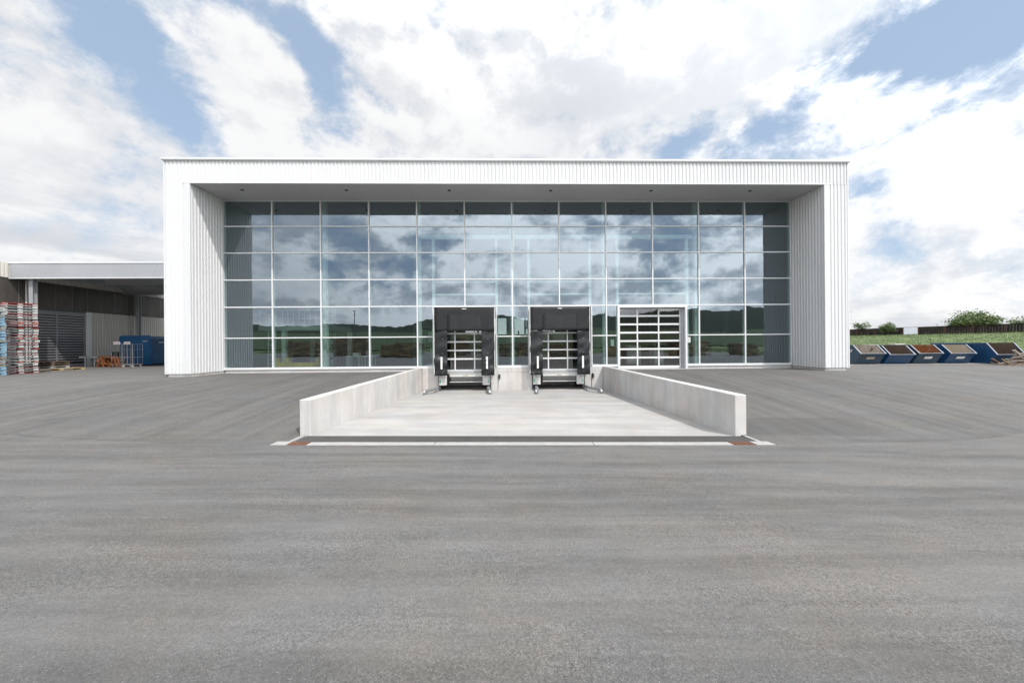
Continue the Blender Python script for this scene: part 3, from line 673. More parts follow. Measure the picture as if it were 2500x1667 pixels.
    bb('pit_wall', 'concrete', iL - .56, iR + .45, YG + 2.4, YG + 2.55, -1.3, -.2, parent=lv)
    for k, (a, b) in enumerate(((iL - .50, iL - .10), (iR + .03, iR + .42))):
        bp = bb('bumper_bracket', 'light_steel', a, b, YG - .30, YG - .105, -.73, -.19, parent=lv, bevel=.012)
        bb('stop_block', 'galvanised', a + .18, b - .04, YG - .36, YG - .302, -.32, -.15, parent=lv, bevel=.01)
        xg = a + .06 if k == 0 else b - .06
        bb('level_glass', 'level_green', xg - .02, xg + .02, YG - .312, YG - .301, -.62, -.43, parent=lv)
        xp = iL - .52 if k == 0 else iR + .46
        for q in range(3):
            MB().tube([(xp + .035 * q - .03, YG - .14, -1.05), (xp + .035 * q - .03, YG - .14, -.62 if k else -.3)], .011, 6).build('conduit', 'dark_steel', lv)
dock(-3.79, -.50, -3.08, -1.22, 'black dock shelter nearer the sunlit ramp wall', 1.0, (-2.74, -1.65))
dock(1.42, 4.70, 2.11, 4.01, 'black dock shelter nearer the shaded ramp wall', 12.0, (2.50, 3.58))
for x in (-.26, 4.98):
    l_ = bb('signal_lamp', 'black', x - .045, x + .045, YG - .19, YG - .11, -.42, -.16, bevel=.012)
    for z in (-.35, -.24): MB().tube([(x, YG - .205, z), (x, YG - .188, z)], .03, 10).build('lens', 'dark_steel', l_)
    bb('hood', 'light_steel', x - .035, x + .035, YG - .2, YG - .112, -.158, -.10, parent=l_)
    MB().tube([(x - .06, YG - .112, -.2), (x - .08, YG - .112, -.5), (x - .08, YG - .112, -.98), (x - .14, YG - .112, -1.03)], .012, 6).build('cable', 'black', l_)

# interior steel frame, just behind the glass
def hsec(x, y, z0, z1, w=.22, d=.24, mt='interior_white'):
    m = B(x - w / 2, x + w / 2, y - d / 2, y - d / 2 + .03, z0, z1); m.box(x - w / 2, x + w / 2, y + d / 2 - .03, y + d / 2, z0, z1); m.box(x - .012, x + .012, y - d / 2 + .03, y + d / 2 - .03, z0, z1)
    return m.build('column', mt, BL)
for i in (2, 4, 6, 8, 10): hsec(MX[i] + .02, YG + .42, .02, 9.6)
for x in (-3.98, -.40, 1.44, 4.96, 6.55, 10.60): hsec(x, YG + .42, .02, 7.5, .15, .18)
bb('beam', 'interior_white', MX[4] + .15, MX[8] - .12, YG + .34, YG + .5, 7.52, 7.74); bb('beam', 'interior_white', MX[8] + .16, MX[10] - .14, YG + .34, YG + .5, 7.52, 7.74)
for a, b in ((-3.9, -.48), (1.52, 4.88), (6.63, 10.52)):
    for z in (4.36, 5.07): bb('beam', 'interior_white', a, b, YG + .36, YG + .46, z - .045, z + .045)
for y in (27, 34, 41, 48):
    for x in (XL + .6, MX[6], XR - .6): hsec(x, y, .02, 9.4, .26, .28, 'interior_grey')
    bb('beam', 'interior_grey', XL + .5, XR - .5, y - .1, y + .1, 9.4, 10.1)
for x in (-9, -3, 3, 9, 14): bb('beam', 'interior_dark', x - .06, x + .06, YG + .5, YB - .4, 10.1, 10.37)
bb('crane_rail', 'interior_grey', -14.9, -14.6, 22, 54, 6.6, 7.0); bb('crane_rail', 'interior_grey', 15.6, 15.9, 22, 54, 6.6, 7.0)
for y in (24, 31, 38, 45):
    for x in (-8, 0, 8): bb('ceiling_lamp', 'marker_white', x - .7, x + .7, y - .08, y + .08, 9.1, 9.2)

# ------------------------------------------------------------------ things inside the hall
def grp(name, label, cat, loc): return thing(name, label, cat, loc)
P_ = grp('mezzanine_platform', 'white steel platform with railing behind the leftmost glass panes', 'platform', (-13.6, 24.5, .02))
B(-15.6, -11.2, 23.0, 26.5, 2.50, 2.78).build('deck', 'interior_white', P_)
for x, y in ((-14.0, 23.1), (-11.3, 23.1), (-14.0, 26.4), (-11.3, 26.4)): B(x - .13, x + .13, y - .13, y + .13, .02, 2.5).build('leg', 'interior_white', P_)
for a in (2.82, 3.25, 3.78):
    MB().tube([(-15.5, 23.02, a), (-11.2, 23.02, a)], .026, 6).build('rail', 'white_paint', P_); MB().tube([(-11.22, 23.02, a), (-11.22, 26.4, a)], .026, 6).build('rail', 'white_paint', P_)
for i in range(13): MB().tube([(-15.5 + i * .35, 23.02, 2.78), (-15.5 + i * .35, 23.02, 3.78)], .018, 6).build('baluster', 'white_paint', P_)
L_ = grp('ladder', 'white ladder leading up to the platform behind the leftmost panes', 'ladder', (-14.6, 22.7, .02))
for x in (-14.85, -14.4): MB().tube([(x, 22.75, .02), (x, 22.9, 3.5)], .03, 6).build('stringer', 'white_paint', L_)
for k in range(10): MB().tube([(-14.85, 22.77 + .01 * k, .35 + .31 * k), (-14.4, 22.77 + .01 * k, .35 + .31 * k)], .018, 6).build('rung', 'white_paint', L_)
Yb = grp('spreader_beam', 'yellow steel lifting beam lying on the hall floor behind the second pane column', 'lifting beam', (-12.2, 21.6, .02))
B(-13.7, -10.7, 21.45, 21.75, .12, .52).build('beam', 'yellow_paint', Yb)
for x in (-13.55, -12.9, -11.1, -10.8):
    MB().prism([(x - .14, .3), (x + .14, .3), (x + .10, .75), (x - .02, .82), (x - .10, .72)], 'y', 21.40, 21.80).build('lug', 'yellow_paint', Yb)
for x in (-13.3, -11.0): B(x - .15, x + .15, 21.4, 21.8, .02, .12).build('foot', 'wood', Yb)
Tb = grp('workbench', 'slim steel workbench with white boxes behind the third pane column', 'workbench', (-9.0, 22.8, .02))
B(-9.9, -8.2, 22.5, 23.1, .80, .86).build('top', 'light_steel', Tb)
for x in (-9.85, -9.1, -8.7, -8.25):
    for y in (22.55, 23.05): MB().tube([(x, y, .02), (x, y, .80)], .022, 6).build('leg', 'light_steel', Tb)
single('storage_box', B(-9.5, -9.1, 22.6, 22.9, .862, 1.04), 'wrap_white', 'small white box standing on the steel workbench', 'box')
T2 = grp('machine_tower', 'tall grey perforated machine column behind the second pane column', 'machine', (-13.2, 26.9, .02))
B(-13.3, -12.7, 26.8, 27.3, .02, 4.4).build('body', 'interior_white', T2)
for k in range(8): B(-13.2, -12.72, 26.79, 26.799, .5 + .48 * k, .62 + .48 * k).build('slot', 'interior_dark', T2)
def rack(x0, x1, y, label, lv=3):
    r = grp('storage_rack', label, 'rack', ((x0 + x1) / 2, y, .02)); r['group'] = 'storage racks in the hall'
    n = max(2, int((x1 - x0) / 2.4) + 1)
    for i in range(n):
        x = x0 + (x1 - x0) * i / (n - 1)
        for yy in (y, y + 1.0): B(x - .05, x + .05, yy - .05, yy + .05, .02, .4 + 1.35 * lv).build('upright', 'interior_grey', r)
    for k in range(lv):
        z = .35 + 1.3 * k; B(x0, x1, y - .04, y + 1.04, z, z + .10).build('shelf', 'interior_grey', r)
        x = x0 + .15
        while x < x1 - 1.0:
            w = rng.uniform(.7, 1.1); h = rng.uniform(.4, 1.0); B(x, x + w, y + .05, y + .9, z + .101, z + .101 + h).build('load', rng.choice(['cardboard', 'old_wood', 'wrap_white', 'interior_grey']), r); x += w + rng.uniform(.1, .5)
rack(-7.5, -2.2, 30, 'long loaded rack in the hall behind the fourth pane column')
rack(11.3, 16.5, 25.5, 'low loaded rack in the hall behind the rightmost panes', 1)
rack(2.0, 9.5, 33, 'tall loaded rack far back in the hall behind the gate')
for i, (x, w, h, mt, lb) in enumerate(((7.1, .95, 1.15, 'cardboard', 'brown cardboard stack behind the lower left panels of the gate'), (8.35, .95, 1.2, 'wrap_white', 'white film-wrapped load behind the middle panels of the gate'), (10.0, .6, .95, 'wrap_white', 'short white wrapped load behind the lower right panels of the gate'))):
    o = grp('wrapped_load', lb, 'load', (x, 23.2, .02)); o['group'] = 'loads behind the gate'
    B(x - w / 2 - .05, x + w / 2 + .05, 22.7, 23.7, .02, .16).build('pallet_base', 'wood', o)
    B(x - w / 2, x + w / 2, 22.75, 23.65, .161, .161 + h).build('carton', mt, o, bevel=.03)
fk = grp('forklift', 'yellow and black forklift in the hall between the two dock shelters', 'forklift', (.9, 30, .02))
B(.4, 1.5, 29.6, 31.4, .35, 1.0).build('body', 'yellow_paint', fk, bevel=.08); B(.45, 1.45, 30.9, 31.4, 1.0, 1.3).build('counterweight', 'dark_steel', fk, bevel=.05)
for x in (.5, 1.4):
    for y in (29.7, 31.2): B(x - .04, x + .04, y - .04, y + .04, 1.0, 2.2).build('guard_post', 'black', fk)
    for y in (29.8, 31.1): MB().tube([(x - .1, y, .32), (x + .1, y, .32)], .3, 14).build('wheel', 'black', fk)
B(.45, 1.45, 29.65, 31.25, 2.2, 2.26).build('guard_roof', 'black', fk)
for x in (.65, 1.2): B(x - .06, x + .06, 29.35, 29.5, .05, 2.6).build('mast', 'dark_steel', fk); B(x - .06, x + .06, 28.3, 29.4, .06, .11).build('fork', 'dark_steel', fk)

# ------------------------------------------------------------------ wheel guides on the ramp
def floor_z(x, y):
    t = min(1, max(0, (y - WY0) / (20 - WY0))); return (1 - t) * front_z(x) + t * -1.06
for x, side, lb in ((-3.62, -1, 'galvanised wheel guide beside the left flank of the first dock'), (-.86, 1, 'galvanised wheel guide beside the right flank of the first dock'), (1.76, -1, 'galvanised wheel guide beside the left flank of the second dock'), (4.55, 1, 'galvanised wheel guide beside the right flank of the second dock')):
    out = .32 if abs(x) > 3 else .12
    pts = [(x, 19.75, 0), (x, 18.9, 0), (x + side * out * .35, 18.45, 0), (x + side * out, 17.9, 0)]
    pts = [(a, b, floor_z(a, b) + .19) for a, b, _ in pts]
    wg = thing('wheel_guide', lb, 'wheel guide', (x, 19.0, floor_z(x, 19)), 0, 'wheel guides in front of the docks')
    t = MB(); t.sm = True; t.tube(pts + [(pts[-1][0] + side * .03, 17.82, floor_z(x, 17.8) + .12), (pts[-1][0] + side * .04, 17.79, floor_z(x, 17.8) + .0)], .075, 10)
    t.build('rail', 'galvanised', wg)
    for a, b in ((x, 19.6), (x + side * out * .85, 18.1)):
        f = MB(); f.tube([(a, b, floor_z(a, b)), (a, b, floor_z(a, b) + .18)], .05, 8); f.build('foot', 'galvanised', wg)
        zb = floor_z(a, b); B(a - .11, a + .11, b - .11, b + .11, zb - .005, zb + .014).build('base_plate', 'galvanised', wg)

# ------------------------------------------------------------------ annex with canopy
AX = thing('annex_building', 'low brown and cream corrugated shed with slatted roller door, beside the white hall', 'building', (-33.0, 30, .03))
WX = -33.0
B(WX - 6, WX - .05, 8, 46, 0, 7.0).build('wall', 'brown_cladding', AX)
def wsheet(y0, y1, z0, z1, mt, d=.0, **k): return sheet((WX + d, y0, 0), (0, 1, 0), (1, 0, 0), y1 - y0, z0, z1, **k).build('cladding', mt, AX)
wsheet(12, 46, 6.2, 7.2, 'cream_cladding', .06)
y = 20.0
while y < 46:       # dark panels with pale seams
    B(WX - .06, WX + .02, y + .006, y + .994, 4.32, 6.19).build('panel', 'brown_cladding', AX); y += 1.0
    B(WX - .06, WX + .028, y - .006, y + .006, 4.32, 6.19).build('seam', 'grey_steel', AX)
B(WX - .06, WX + .022, 12, 19.98, .05, 6.19).build('panel', 'brown_cladding', AX)
wsheet(29.25, 46, .05, 4.3, 'cream_cladding', -.03, p=.19)
B(WX - .05, WX + .05, 20, 24.4, .05, 4.31).build('panel', 'cream_cladding', AX)
B(WX - .02, WX + .07, 28.88, 29.24, .03, 4.3).build('door_post', 'white_cladding', AX)
B(WX - .05, WX + .03, 24.42, 28.87, 4.22, 4.315).build('door_head', 'dark_steel', AX)
d = B(WX - .05, WX + .0, 24.45, 28.86, .04, 4.21).build('roller_door', 'shutter_glass', AX); d['label'] = 'grey roller door with dark glazed slots'
n_ = 20; sp = (4.15 - .28) / n_
B(WX + .001, WX + .035, 24.45, 28.86, .05, .30).build('slat', 'shutter_grey', d)
B(WX + .001, WX + .035, 24.45, 28.86, 3.98, 4.2).build('slat', 'shutter_grey', d)
for k in range(1, n_): B(WX + .001, WX + .03, 24.45, 28.86, .30 + sp * k - .055, .30 + sp * k + .055).build('slat', 'shutter_grey', d)
for y in (24.5, 27.05, 28.8): B(WX + .002, WX + .045, y - .05, y + .05, .301, 3.979).build('stile', 'shutter_grey', d)
CN = thing('canopy', 'flat grey steel canopy roof spanning between annex and white hall', 'canopy', (-24.8, 28, 0))
FY = 24.5; xs = [-32.9 + 1.35 * i for i in range(12)] + [-16.72]
for a, b in zip(xs, xs[1:]): B(a + .003, b - .003, FY, FY + .08, 6.19, 7.14).build('fascia_panel', 'grey_fascia', CN)
B(-33.0, -16.72, FY - .03, FY + .3, 7.142, 7.26).build('roof_edge', 'white_frame', CN)
B(-33.0, -16.72, FY - .02, FY + .12, 6.13, 6.188).build('drip_edge', 'white_frame', CN)
B(-32.95, -16.72, FY + .3, 35, 6.95, 7.14).build('roof_deck', 'interior_grey', CN)
for y, x0 in ((26.2, -28.5), (31.5, -32.8)):
    m = B(x0, -16.75, y - .11, y + .11, 6.02, 6.05); m.box(x0, -16.75, y - .012, y + .012, 6.05, 6.4); m.box(x0, -16.75, y - .11, y + .11, 6.4, 6.43); m.build('beam', 'grey_fascia', CN)
    for xx in (x0, -17.0): B(xx, xx + .15, y - .06, y + .06, 6.431, 6.949).build('hanger', 'grey_fascia', CN)
for k in range(6): B(-32 + 2.6 * k, -31.85 + 2.6 * k, FY + .35, 34.9, 6.431, 6.948).build('purlin', 'grey_fascia', CN)
for x, y in ((-31.9, 24.9), (-32.65, 32.6)):
    m = B(x - .13, x + .13, y - .13, y - .10, .03, 6.43); m.box(x - .13, x + .13, y + .10, y + .13, .03, 6.43); m.box(x - .012, x + .012, y - .1, y + .1, .03, 6.43)
    m.build('column', 'grey_fascia', CN)
single('downpipe', MB().tube([(-32.86, 25.3, .05), (-32.86, 25.3, 6.15)], .05, 10), 'light_steel', 'thin pale downpipe on the annex wall beside the canopy column', 'downpipe')

# ------------------------------------------------------------------ pallets
def pallet_meshes(L, Wd, H, body, block):
    deck = MB()
    n = 7; w = Wd / n
    for k in range(n): deck.box(-L / 2, L / 2, -Wd / 2 + k * w + .01, -Wd / 2 + (k + 1) * w - .01, H - .026, H)
    for xx in (-L / 2 + .05, 0, L / 2 - .05): deck.box(xx - .05, xx + .05, -Wd / 2, Wd / 2, H - .048, H - .0265)
    for yy in (-Wd / 2 + .05, 0, Wd / 2 - .05): deck.box(-L / 2, L / 2, yy - .05, yy + .05, 0, .022)
    return deck.mesh('pallet', body), B(-.09, .09, -.06, .06, .0225, H - .0485).mesh('block', block)
PM = {}
def pallet(kind, loc, rz, label, cat='pallet', group=None, size=(1.2, 1.0, .142), tilt=0.0):
    body, block = {'grey': ('grey_pallet', 'light_grey_pallet'), 'red': ('red_pallet', 'grey_pallet'), 'mix': ('pale_pallet', 'red_pallet'), 'old': ('old_wood', 'red_pallet'), 'blue': ('blue_pallet', 'blue_pallet'), 'blueold': ('blue_pallet', 'wood'), 'wood': ('wood', 'wood'), 'new': ('wood_new', 'wood_new'), 'greyall': ('grey_pallet', 'grey_pallet'), 'darkold': ('old_wood', 'old_wood')}[kind]
    key = (kind, size)
    if key not in PM: PM[key] = pallet_meshes(*size, body, block)
    o = link('pallet', PM[key][0], None, loc, (tilt, 0, rz)); tag(o, label, cat, group)
    for yy in (-size[1] / 2 + .06, 0, size[1] / 2 - .06): 
        for xx in (-size[0] / 2 + .09, 0, size[0] / 2 - .09): link('block', PM[key][1], o, (xx, yy, 0))
    return o
prg = random.Random(11)
seq = 'red grey red grey mix grey grey red grey old grey red grey mix red grey grey old red mix red grey red grey grey grey red'.split()
for k, kd in enumerate(seq):
    desc = {'red': 'red pallet with grey blocks', 'grey': 'all-grey pallet', 'mix': 'pale pallet with red blocks', 'old': 'weathered brown pallet with red blocks'}[kd]
    pallet(kd, (-28.12 + prg.uniform(-.03, .03), 21.35 + prg.uniform(-.03, .03), .035 + k * .1505), R(57 + prg.uniform(-2, 2)),
           f'{desc}, {ORD[k]} from the ground in the red and grey stack', group='pallets in the red and grey stack', tilt=0)
seq2 = 'blue blue blue blueold blueold blueold blueold blue blue blue blue blue blueold blue blue blue blueold blueold blue blue blue blueold greyall greyall greyall red'.split()
for k, kd in enumerate(seq2):
    desc = {'blue': 'light blue pallet', 'blueold': 'light blue pallet with bare wood blocks', 'greyall': 'grey pallet', 'red': 'red pallet'}[kd]
    pallet(kd, (-27.85 + prg.uniform(-.03, .03), 19.75 + prg.uniform(-.03, .03), .035 + k * .1505), R(62 + prg.uniform(-2, 2)),
           f'{desc}, {ORD[k]} from the ground in the light blue stack', group='pallets in the light blue stack')
for k, kd in enumerate(['new', 'greyall', 'darkold', 'darkold']):
    pallet(kd, (-29.25 + (.2 if k == 0 else -.12), 23.55 + (.3 if k == 0 else 0), .035 + k * .152), R(70 + 4 * k), f'{["raw yellow wood", "grey weathered", "dark brown", "dark red-brown"][k]} pallet, {ORD[k]} from the ground, low stack by roller door', group='pallets in the low stack', size=(1.6 if k else 2.1, 1.0, .142))

# ------------------------------------------------------------------ roll-off container and clutter under the canopy
def text_mesh(s, size, ext=.004):
    c = bpy.data.curves.new('lettering', 'FONT'); c.body = s; c.size = size; c.extrude = ext; c.align_x = 'LEFT'
    o = bpy.data.objects.new('lettering', c); COL.objects.link(o)
    me = bpy.data.meshes.new_from_object(o); bpy.data.objects.remove(o); bpy.data.curves.remove(c)
    return me
def text(s, size, mt, parent, loc, rot, name='lettering', ext=.004):
    me = text_mesh(s, size, ext); me.materials.clear(); me.materials.append(MAT[mt])
    return link(name, me, parent, loc, rot)
CT = thing('container', 'large blue roll-off container with white lettering under the canopy', 'container', (-29.3, 32.3, .03))
cx0, cx1, cy0, cy1 = -30.55, -28.1, 29.0, 35.6
m = MB(); m.prism([(cx0, .16), (cx1, .16), (cx1, 2.14), (cx1 - .12, 2.38), (cx0 + .12, 2.38), (cx0, 2.26)], 'y', cy0 + .12, cy1); m.build('body', 'container_blue', CT, bevel=.02)
m = MB(); m.prism([(cx0 - .02, .13), (cx1 + .02, .13), (cx1 + .02, 2.16), (cx1 - .11, 2.43), (cx0 + .13, 2.43), (cx0 - .02, 2.30)], 'y', cy0 + .02, cy0 + .12); m.build('end_frame', 'container_blue', CT)
B(cx0 + .1, cx1 - .1, cy0, cy0 + .018, .25, 2.1).build('door', 'container_blue', CT, bevel=.01)
for z in (.5, 1.5):
    B(cx1 - .02, cx1 + .06, cy0 + .05, cy0 + .5, z, z + .09).build('hinge', 'container_blue', CT)
B(cx1 - .01, cx1 + .05, cy0 + .12, cy1, 2.08, 2.17).build('top_rail', 'container_blue', CT)
for y in (cy0 + 1.4, cy0 + 3.2, cy0 + 5.0): B(cx1 - .01, cx1 + .04, y + 1.0, y + 1.1, .2, 2.07).build('rib', 'container_blue', CT)
for x in (cx0 + .55, cx1 - .65): B(x, x + .12, cy0 + .1, cy1, .03, .16).build('runner', 'dark_steel', CT)
o3 = ORIG[CT.name]
text('i HVS', .52, 'marker_white', CT, Vector((cx1 + .008, 30.35, 1.33)) - o3, (R(90), 0, R(90)))
B(cx1 + .003, cx1 + .009, 30.4, 30.75, 1.20, 1.25).build('stripe', 'marker_white', CT); B(cx1 + .003, cx1 + .009, 30.9, 32.4, 1.17, 1.25).build('stripe', 'marker_white', CT)
B(cx1 + .003, cx1 + .009, 29.65, 30.05, 1.86, 1.93).build('plate', 'marker_white', CT)
B(cx1 - .62, cx1 - .25, cy0 - .008, cy0 - .002, 1.94, 2.02).build('plate', 'grey_pallet', CT)
def roll_cage(x, y, rz, label, sign):
    r = thing('roll_cage', label, 'roll cage', (x, y, .03), rz, 'wire roll cages by the blue container'); ORIG[r.name] = None
    w, d, h = .84, .74, 1.72
    f = MB(); f.box(-w / 2, w / 2, -d / 2, -d / 2 + .035, .16, .20); f.box(-w / 2, w / 2, d / 2 - .035, d / 2, .16, .20)
    for k in range(5): f.box(-w / 2 + k * (w - .03) / 4, -w / 2 + k * (w - .03) / 4 + .03, -d / 2 + .035, d / 2 - .035, .165, .195)
    f.build('base_frame', 'grey_steel', r)
    for sx in (-1, 1):
        for sy in (-1, 1):
            wh = MB(); wh.tube([(sx * .34 - .02, sy * .28, .065), (sx * .34 + .02, sy * .28, .065)], .065, 12); wo_ = wh.build('wheel', 'marker_white', r)
            B(sx * .34 - .03, sx * .34 + .03, sy * .28 - .03, sy * .28 + .03, .12, .16).build('fork', 'galvanised', wo_)
    for sy in (-1, 1):
        yy = sy * (d / 2 - .02); s_ = MB()
        for xx in (-w / 2 + .015, w / 2 - .015): s_.tube([(xx, yy, .16), (xx, yy, h)], .013, 6)
        s_.tube([(-w / 2 + .015, yy, h), (w / 2 - .015, yy, h)], .013, 6)
        for k in range(1, 4): s_.tube([(-w / 2 + k * w / 4, yy, .2), (-w / 2 + k * w / 4, yy, h)], .006, 5)
        for z in (.72, 1.3): s_.tube([(-w / 2, yy, z), (w / 2, yy, z)], .010, 5)
        s_.build('wire_side', 'grey_steel', r)
    for sx in (-1, 1):
        xx = sx * (w / 2 - .015); s_ = MB()
        for k in range(2, 3): s_.tube([(xx, -d / 2 + k * d / 4, .2), (xx, -d / 2 + k * d / 4, h)], .008, 5)
        for z in (.72, 1.3): s_.tube([(xx, -d / 2, z), (xx, d / 2, z)], .010, 5)
        s_.build('wire_side', 'grey_steel', r)
    if sign:
        sgn = B(-.22, .26, -d / 2 - .03, -d / 2 - .018, h - .02, h + .17).build('sign', 'marker_white', r); sgn['label'] = 'white sign with red print'
        B(-.19, .23, -d / 2 - .034, -d / 2 - .031, h + .05, h + .085).build('print_line', 'red_sign', sgn)
roll_cage(-29.02, 27.75, R(2), 'wire roll cage with white sign, next to the orange scrap', True)
roll_cage(-28.05, 27.55, R(-1), 'wire roll cage with white sign, in front of the container corner', True)
roll_cage(-29.75, 28.35, R(4), 'signless wire roll cage standing behind the orange scrap', False)
OS = thing('rusty_frame', 'heap of orange rusted steel frames beside the roll cages', 'scrap', (-30.4, 27.6, .03))
orr = random.Random(5)
for k in range(26):
    a = Vector((-30.55 + orr.uniform(-.75, .75), 27.75 + orr.uniform(-.35, .35), .07 + orr.uniform(0, .10)))
    b = a + Vector((orr.uniform(-.6, .6), orr.uniform(-.3, .3), orr.uniform(.1, .78) * (1 - .5 * abs(a.x + 30.5))))
    b.z = min(b.z, .85)
    t = MB(); t.tube([a, b], .035 + .02 * orr.random(), 5); t.build('bar', 'rust', OS)
for x, s_ in ((-30.0, .28), (-30.95, -.2), (-29.75, .2)):
    t = MB(); t.tube([(x, 27.45, .8), (x - .22, 27.35, .03)], .05, 6); t.tube([(x, 27.45, .8), (x + .3, 27.35, .03)], .05, 6); t.build('trestle_leg', 'rust', OS)
B(-31.1, -29.8, 27.40, 27.50, .74, .86).build('beam', 'rust', OS)
m = MB(); m.sm = True; vs = []; nn = 14
for j in range(nn + 1):
    for i in range(nn + 1):
        s, t = i / nn, j / nn; h = .80 * math.sin(math.pi * s) ** .6 * math.sin(math.pi * t) ** .5 * (.75 + .5 * noise.noise((s * 5, t * 5, 1)))
        vs.append((-31.4 + 1.7 * s, 27.55 + .75 * t, .03 + max(0, h)))
m.add(vs, [(j * (nn + 1) + i, j * (nn + 1) + i + 1, (j + 1) * (nn + 1) + i + 1, (j + 1) * (nn + 1) + i) for j in range(nn) for i in range(nn)])
m.build('crumpled_sheet', 'rust', OS)
OS.location.x += .7
BN = thing('steel_bench', 'low grey steel trestle table beside the orange scrap', 'trestle', (-31.7, 28.2, .03))
B(-32.4, -31.0, 27.9, 28.5, .70, .84).build('top', 'grey_steel', BN)
for x in (-32.0, -31.3):
    for y in (28.0, 28.4): B(x - .05, x + .05, y - .05, y + .05, .03, .70).build('leg', 'grey_steel', BN)
bn = MB(); bn.sm = False; bn.tube([(-30.55, 28.75, .03), (-30.55, 28.75, 1.12)], [.2, .23], 14)
o = single('black_bin', bn, 'black', 'black plastic bin behind the orange scrap', 'bin'); o_rim = MB(); o_rim.tube([(-30.55, 28.75, 1.121), (-30.55, 28.75, 1.17)], .25, 14); o_rim.build('lid', 'black', o)

# ------------------------------------------------------------------ skips
def skip(x, y, rz, w, length, h, lip, body, inside, label, num=None, plate=True):
    r = thing('skip', label, 'skip', (x, y, .036), rz, 'blue skips in a row by the grass bank'); ORIG[r.name] = None
    hw = w / 2; t = .035; run = .42
    # outline of the side: lip at the front (y=0), bottom set back, level rim running to the sloping back
    side = [(run, 0), (length - .45, 0), (length, h), (.52, h), (0, lip)]
    for s in (-1, 1):
        xa = s * hw; xb = s * (hw - t)
        p_ = MB().prism(side, 'x', min(xa, xb), max(xa, xb)).build('side_panel', body, r)
        B(s * hw - .02 if s > 0 else -hw - .035, hw + .035 if s > 0 else -hw + .02, .60, length - .05, h - .10, h - .0).build('rim_rail', body, r)
        xo = s * (hw + .022)
        for yy in (1.25, length - .75): MB().prism([(yy, .06), (yy + .06, .06), (yy + .06, h - .1), (yy, h - .1)], 'x', min(xa, s * (hw + .04)), max(xa, s * (hw + .04))).build('rib', body, r)
        MB().tube([(s * hw, 1.5, h * .62), (s * (hw + .14), 1.5, h * .62)], .045, 10).build('lifting_pin', 'dark_steel', r)
        # white edge along the sloping side
        e = MB(); e.prism([(-.02, lip - .03), (.50, h), (.55, h + .016), (.50, h + .016), (-.035, lip + .014)], 'x', min(s * (hw - t - .012), s * (hw + .012)), max(s * (hw - t - .012), s * (hw + .012))); e.build('edge_trim', 'skip_rim', r)
    MB().add([(-hw + t, run, 0), (hw - t, run, 0), (hw - t, 0, lip), (-hw + t, 0, lip), (-hw + t, run + .04, 0), (hw - t, run + .04, 0), (hw - t, .04, lip), (-hw + t, .04, lip)],
             [(0, 3, 2, 1), (4, 5, 6, 7), (0, 1, 5, 4), (1, 2, 6, 5), (2, 3, 7, 6), (3, 0, 4, 7)]).build('front_panel', body, r)
    B(-hw + .004, hw - .004, -.05, .035, lip - .008, lip + .02).build('edge_trim', 'skip_rim', r)
    MB().add([(-hw + t, length - .45, 0), (hw - t, length - .45, 0), (hw - t, length, h), (-hw + t, length, h), (-hw + t, length - .49, 0), (hw - t, length - .49, 0), (hw - t, length - .04, h), (-hw + t, length - .04, h)],
             [(0, 3, 2, 1), (4, 5, 6, 7), (0, 1, 5, 4), (1, 2, 6, 5), (2, 3, 7, 6), (3, 0, 4, 7)]).build('back_panel', inside, r)
    B(-hw + t, hw - t, run + .04, length - .49, .004, .05).build('base', inside, r)
    for s in (-1, 1):
        xa, xb = s * (hw - t - .004), s * (hw - t - .010)
        MB().prism([(run + .12, .05), (length - .55, .05), (length - .09, h - .01), (.56, h - .01), (.09, lip + .01)], 'x', min(xa, xb), max(xa, xb)).build('lining', inside, r)
    if plate:
        a = math.atan2(run, lip); c = Vector((.0, run * .42 - .012, lip * .58))
        MB().obox(c, (.52, .012, .16), Matrix.Rotation(a, 3, 'X')).build('plate', 'marker_white' if plate == 1 else 'inside_pale', r)
    if num:
        text(num, .25, 'marker_white', r, (-hw - .006, (.90 if num == '307' else .86), h - .46), (R(90), 0, R(-90)), 'numeral')
    return r
skip(23.38, 22.05, R(0), 1.62, 2.4, 1.24, .70, 'skip_grey_blue', 'inside_chalky', 'blue-grey skip numbered 307, nearest the hall, chalky inside', '307', 2)
skip(25.35, 22.1, R(-1), 1.62, 2.3, 1.18, .62, 'skip_blue', 'inside_brown', 'blue skip numbered 321 with dull brown inside and no plate', '321', 0)
skip(27.35, 22.2, R(1), 1.62, 2.3, 1.22, .68, 'skip_grey_blue', 'inside_rust', 'dusty blue skip with bright orange rust inside', None, 1)
skip(29.42, 22.15, R(-1), 1.62, 2.2, 1.22, .66, 'skip_blue', 'inside_pale', 'blue skip with pale sandy inside, between the rusty one and the biggest', None, 1)
s5 = skip(31.75, 21.6, R(-2), 1.75, 3.6, 1.32, .58, 'skip_blue', 'inside_brown', 'biggest blue skip, dark brown inside, beside the wood heap', None, 0)
for i, (x, y, lb) in enumerate(((25.35, 24.1, 'white board lying across the rim of skip 321'), (27.4, 24.2, 'white board lying across the rim of the rusty skip'))):
    single('board', MB().obox((x, y, 1.30 if i else 1.26), (.7, .35, .05), Matrix.Rotation(R(3), 3, 'Z')), 'marker_white', lb, 'board', 'white boards on the skips')
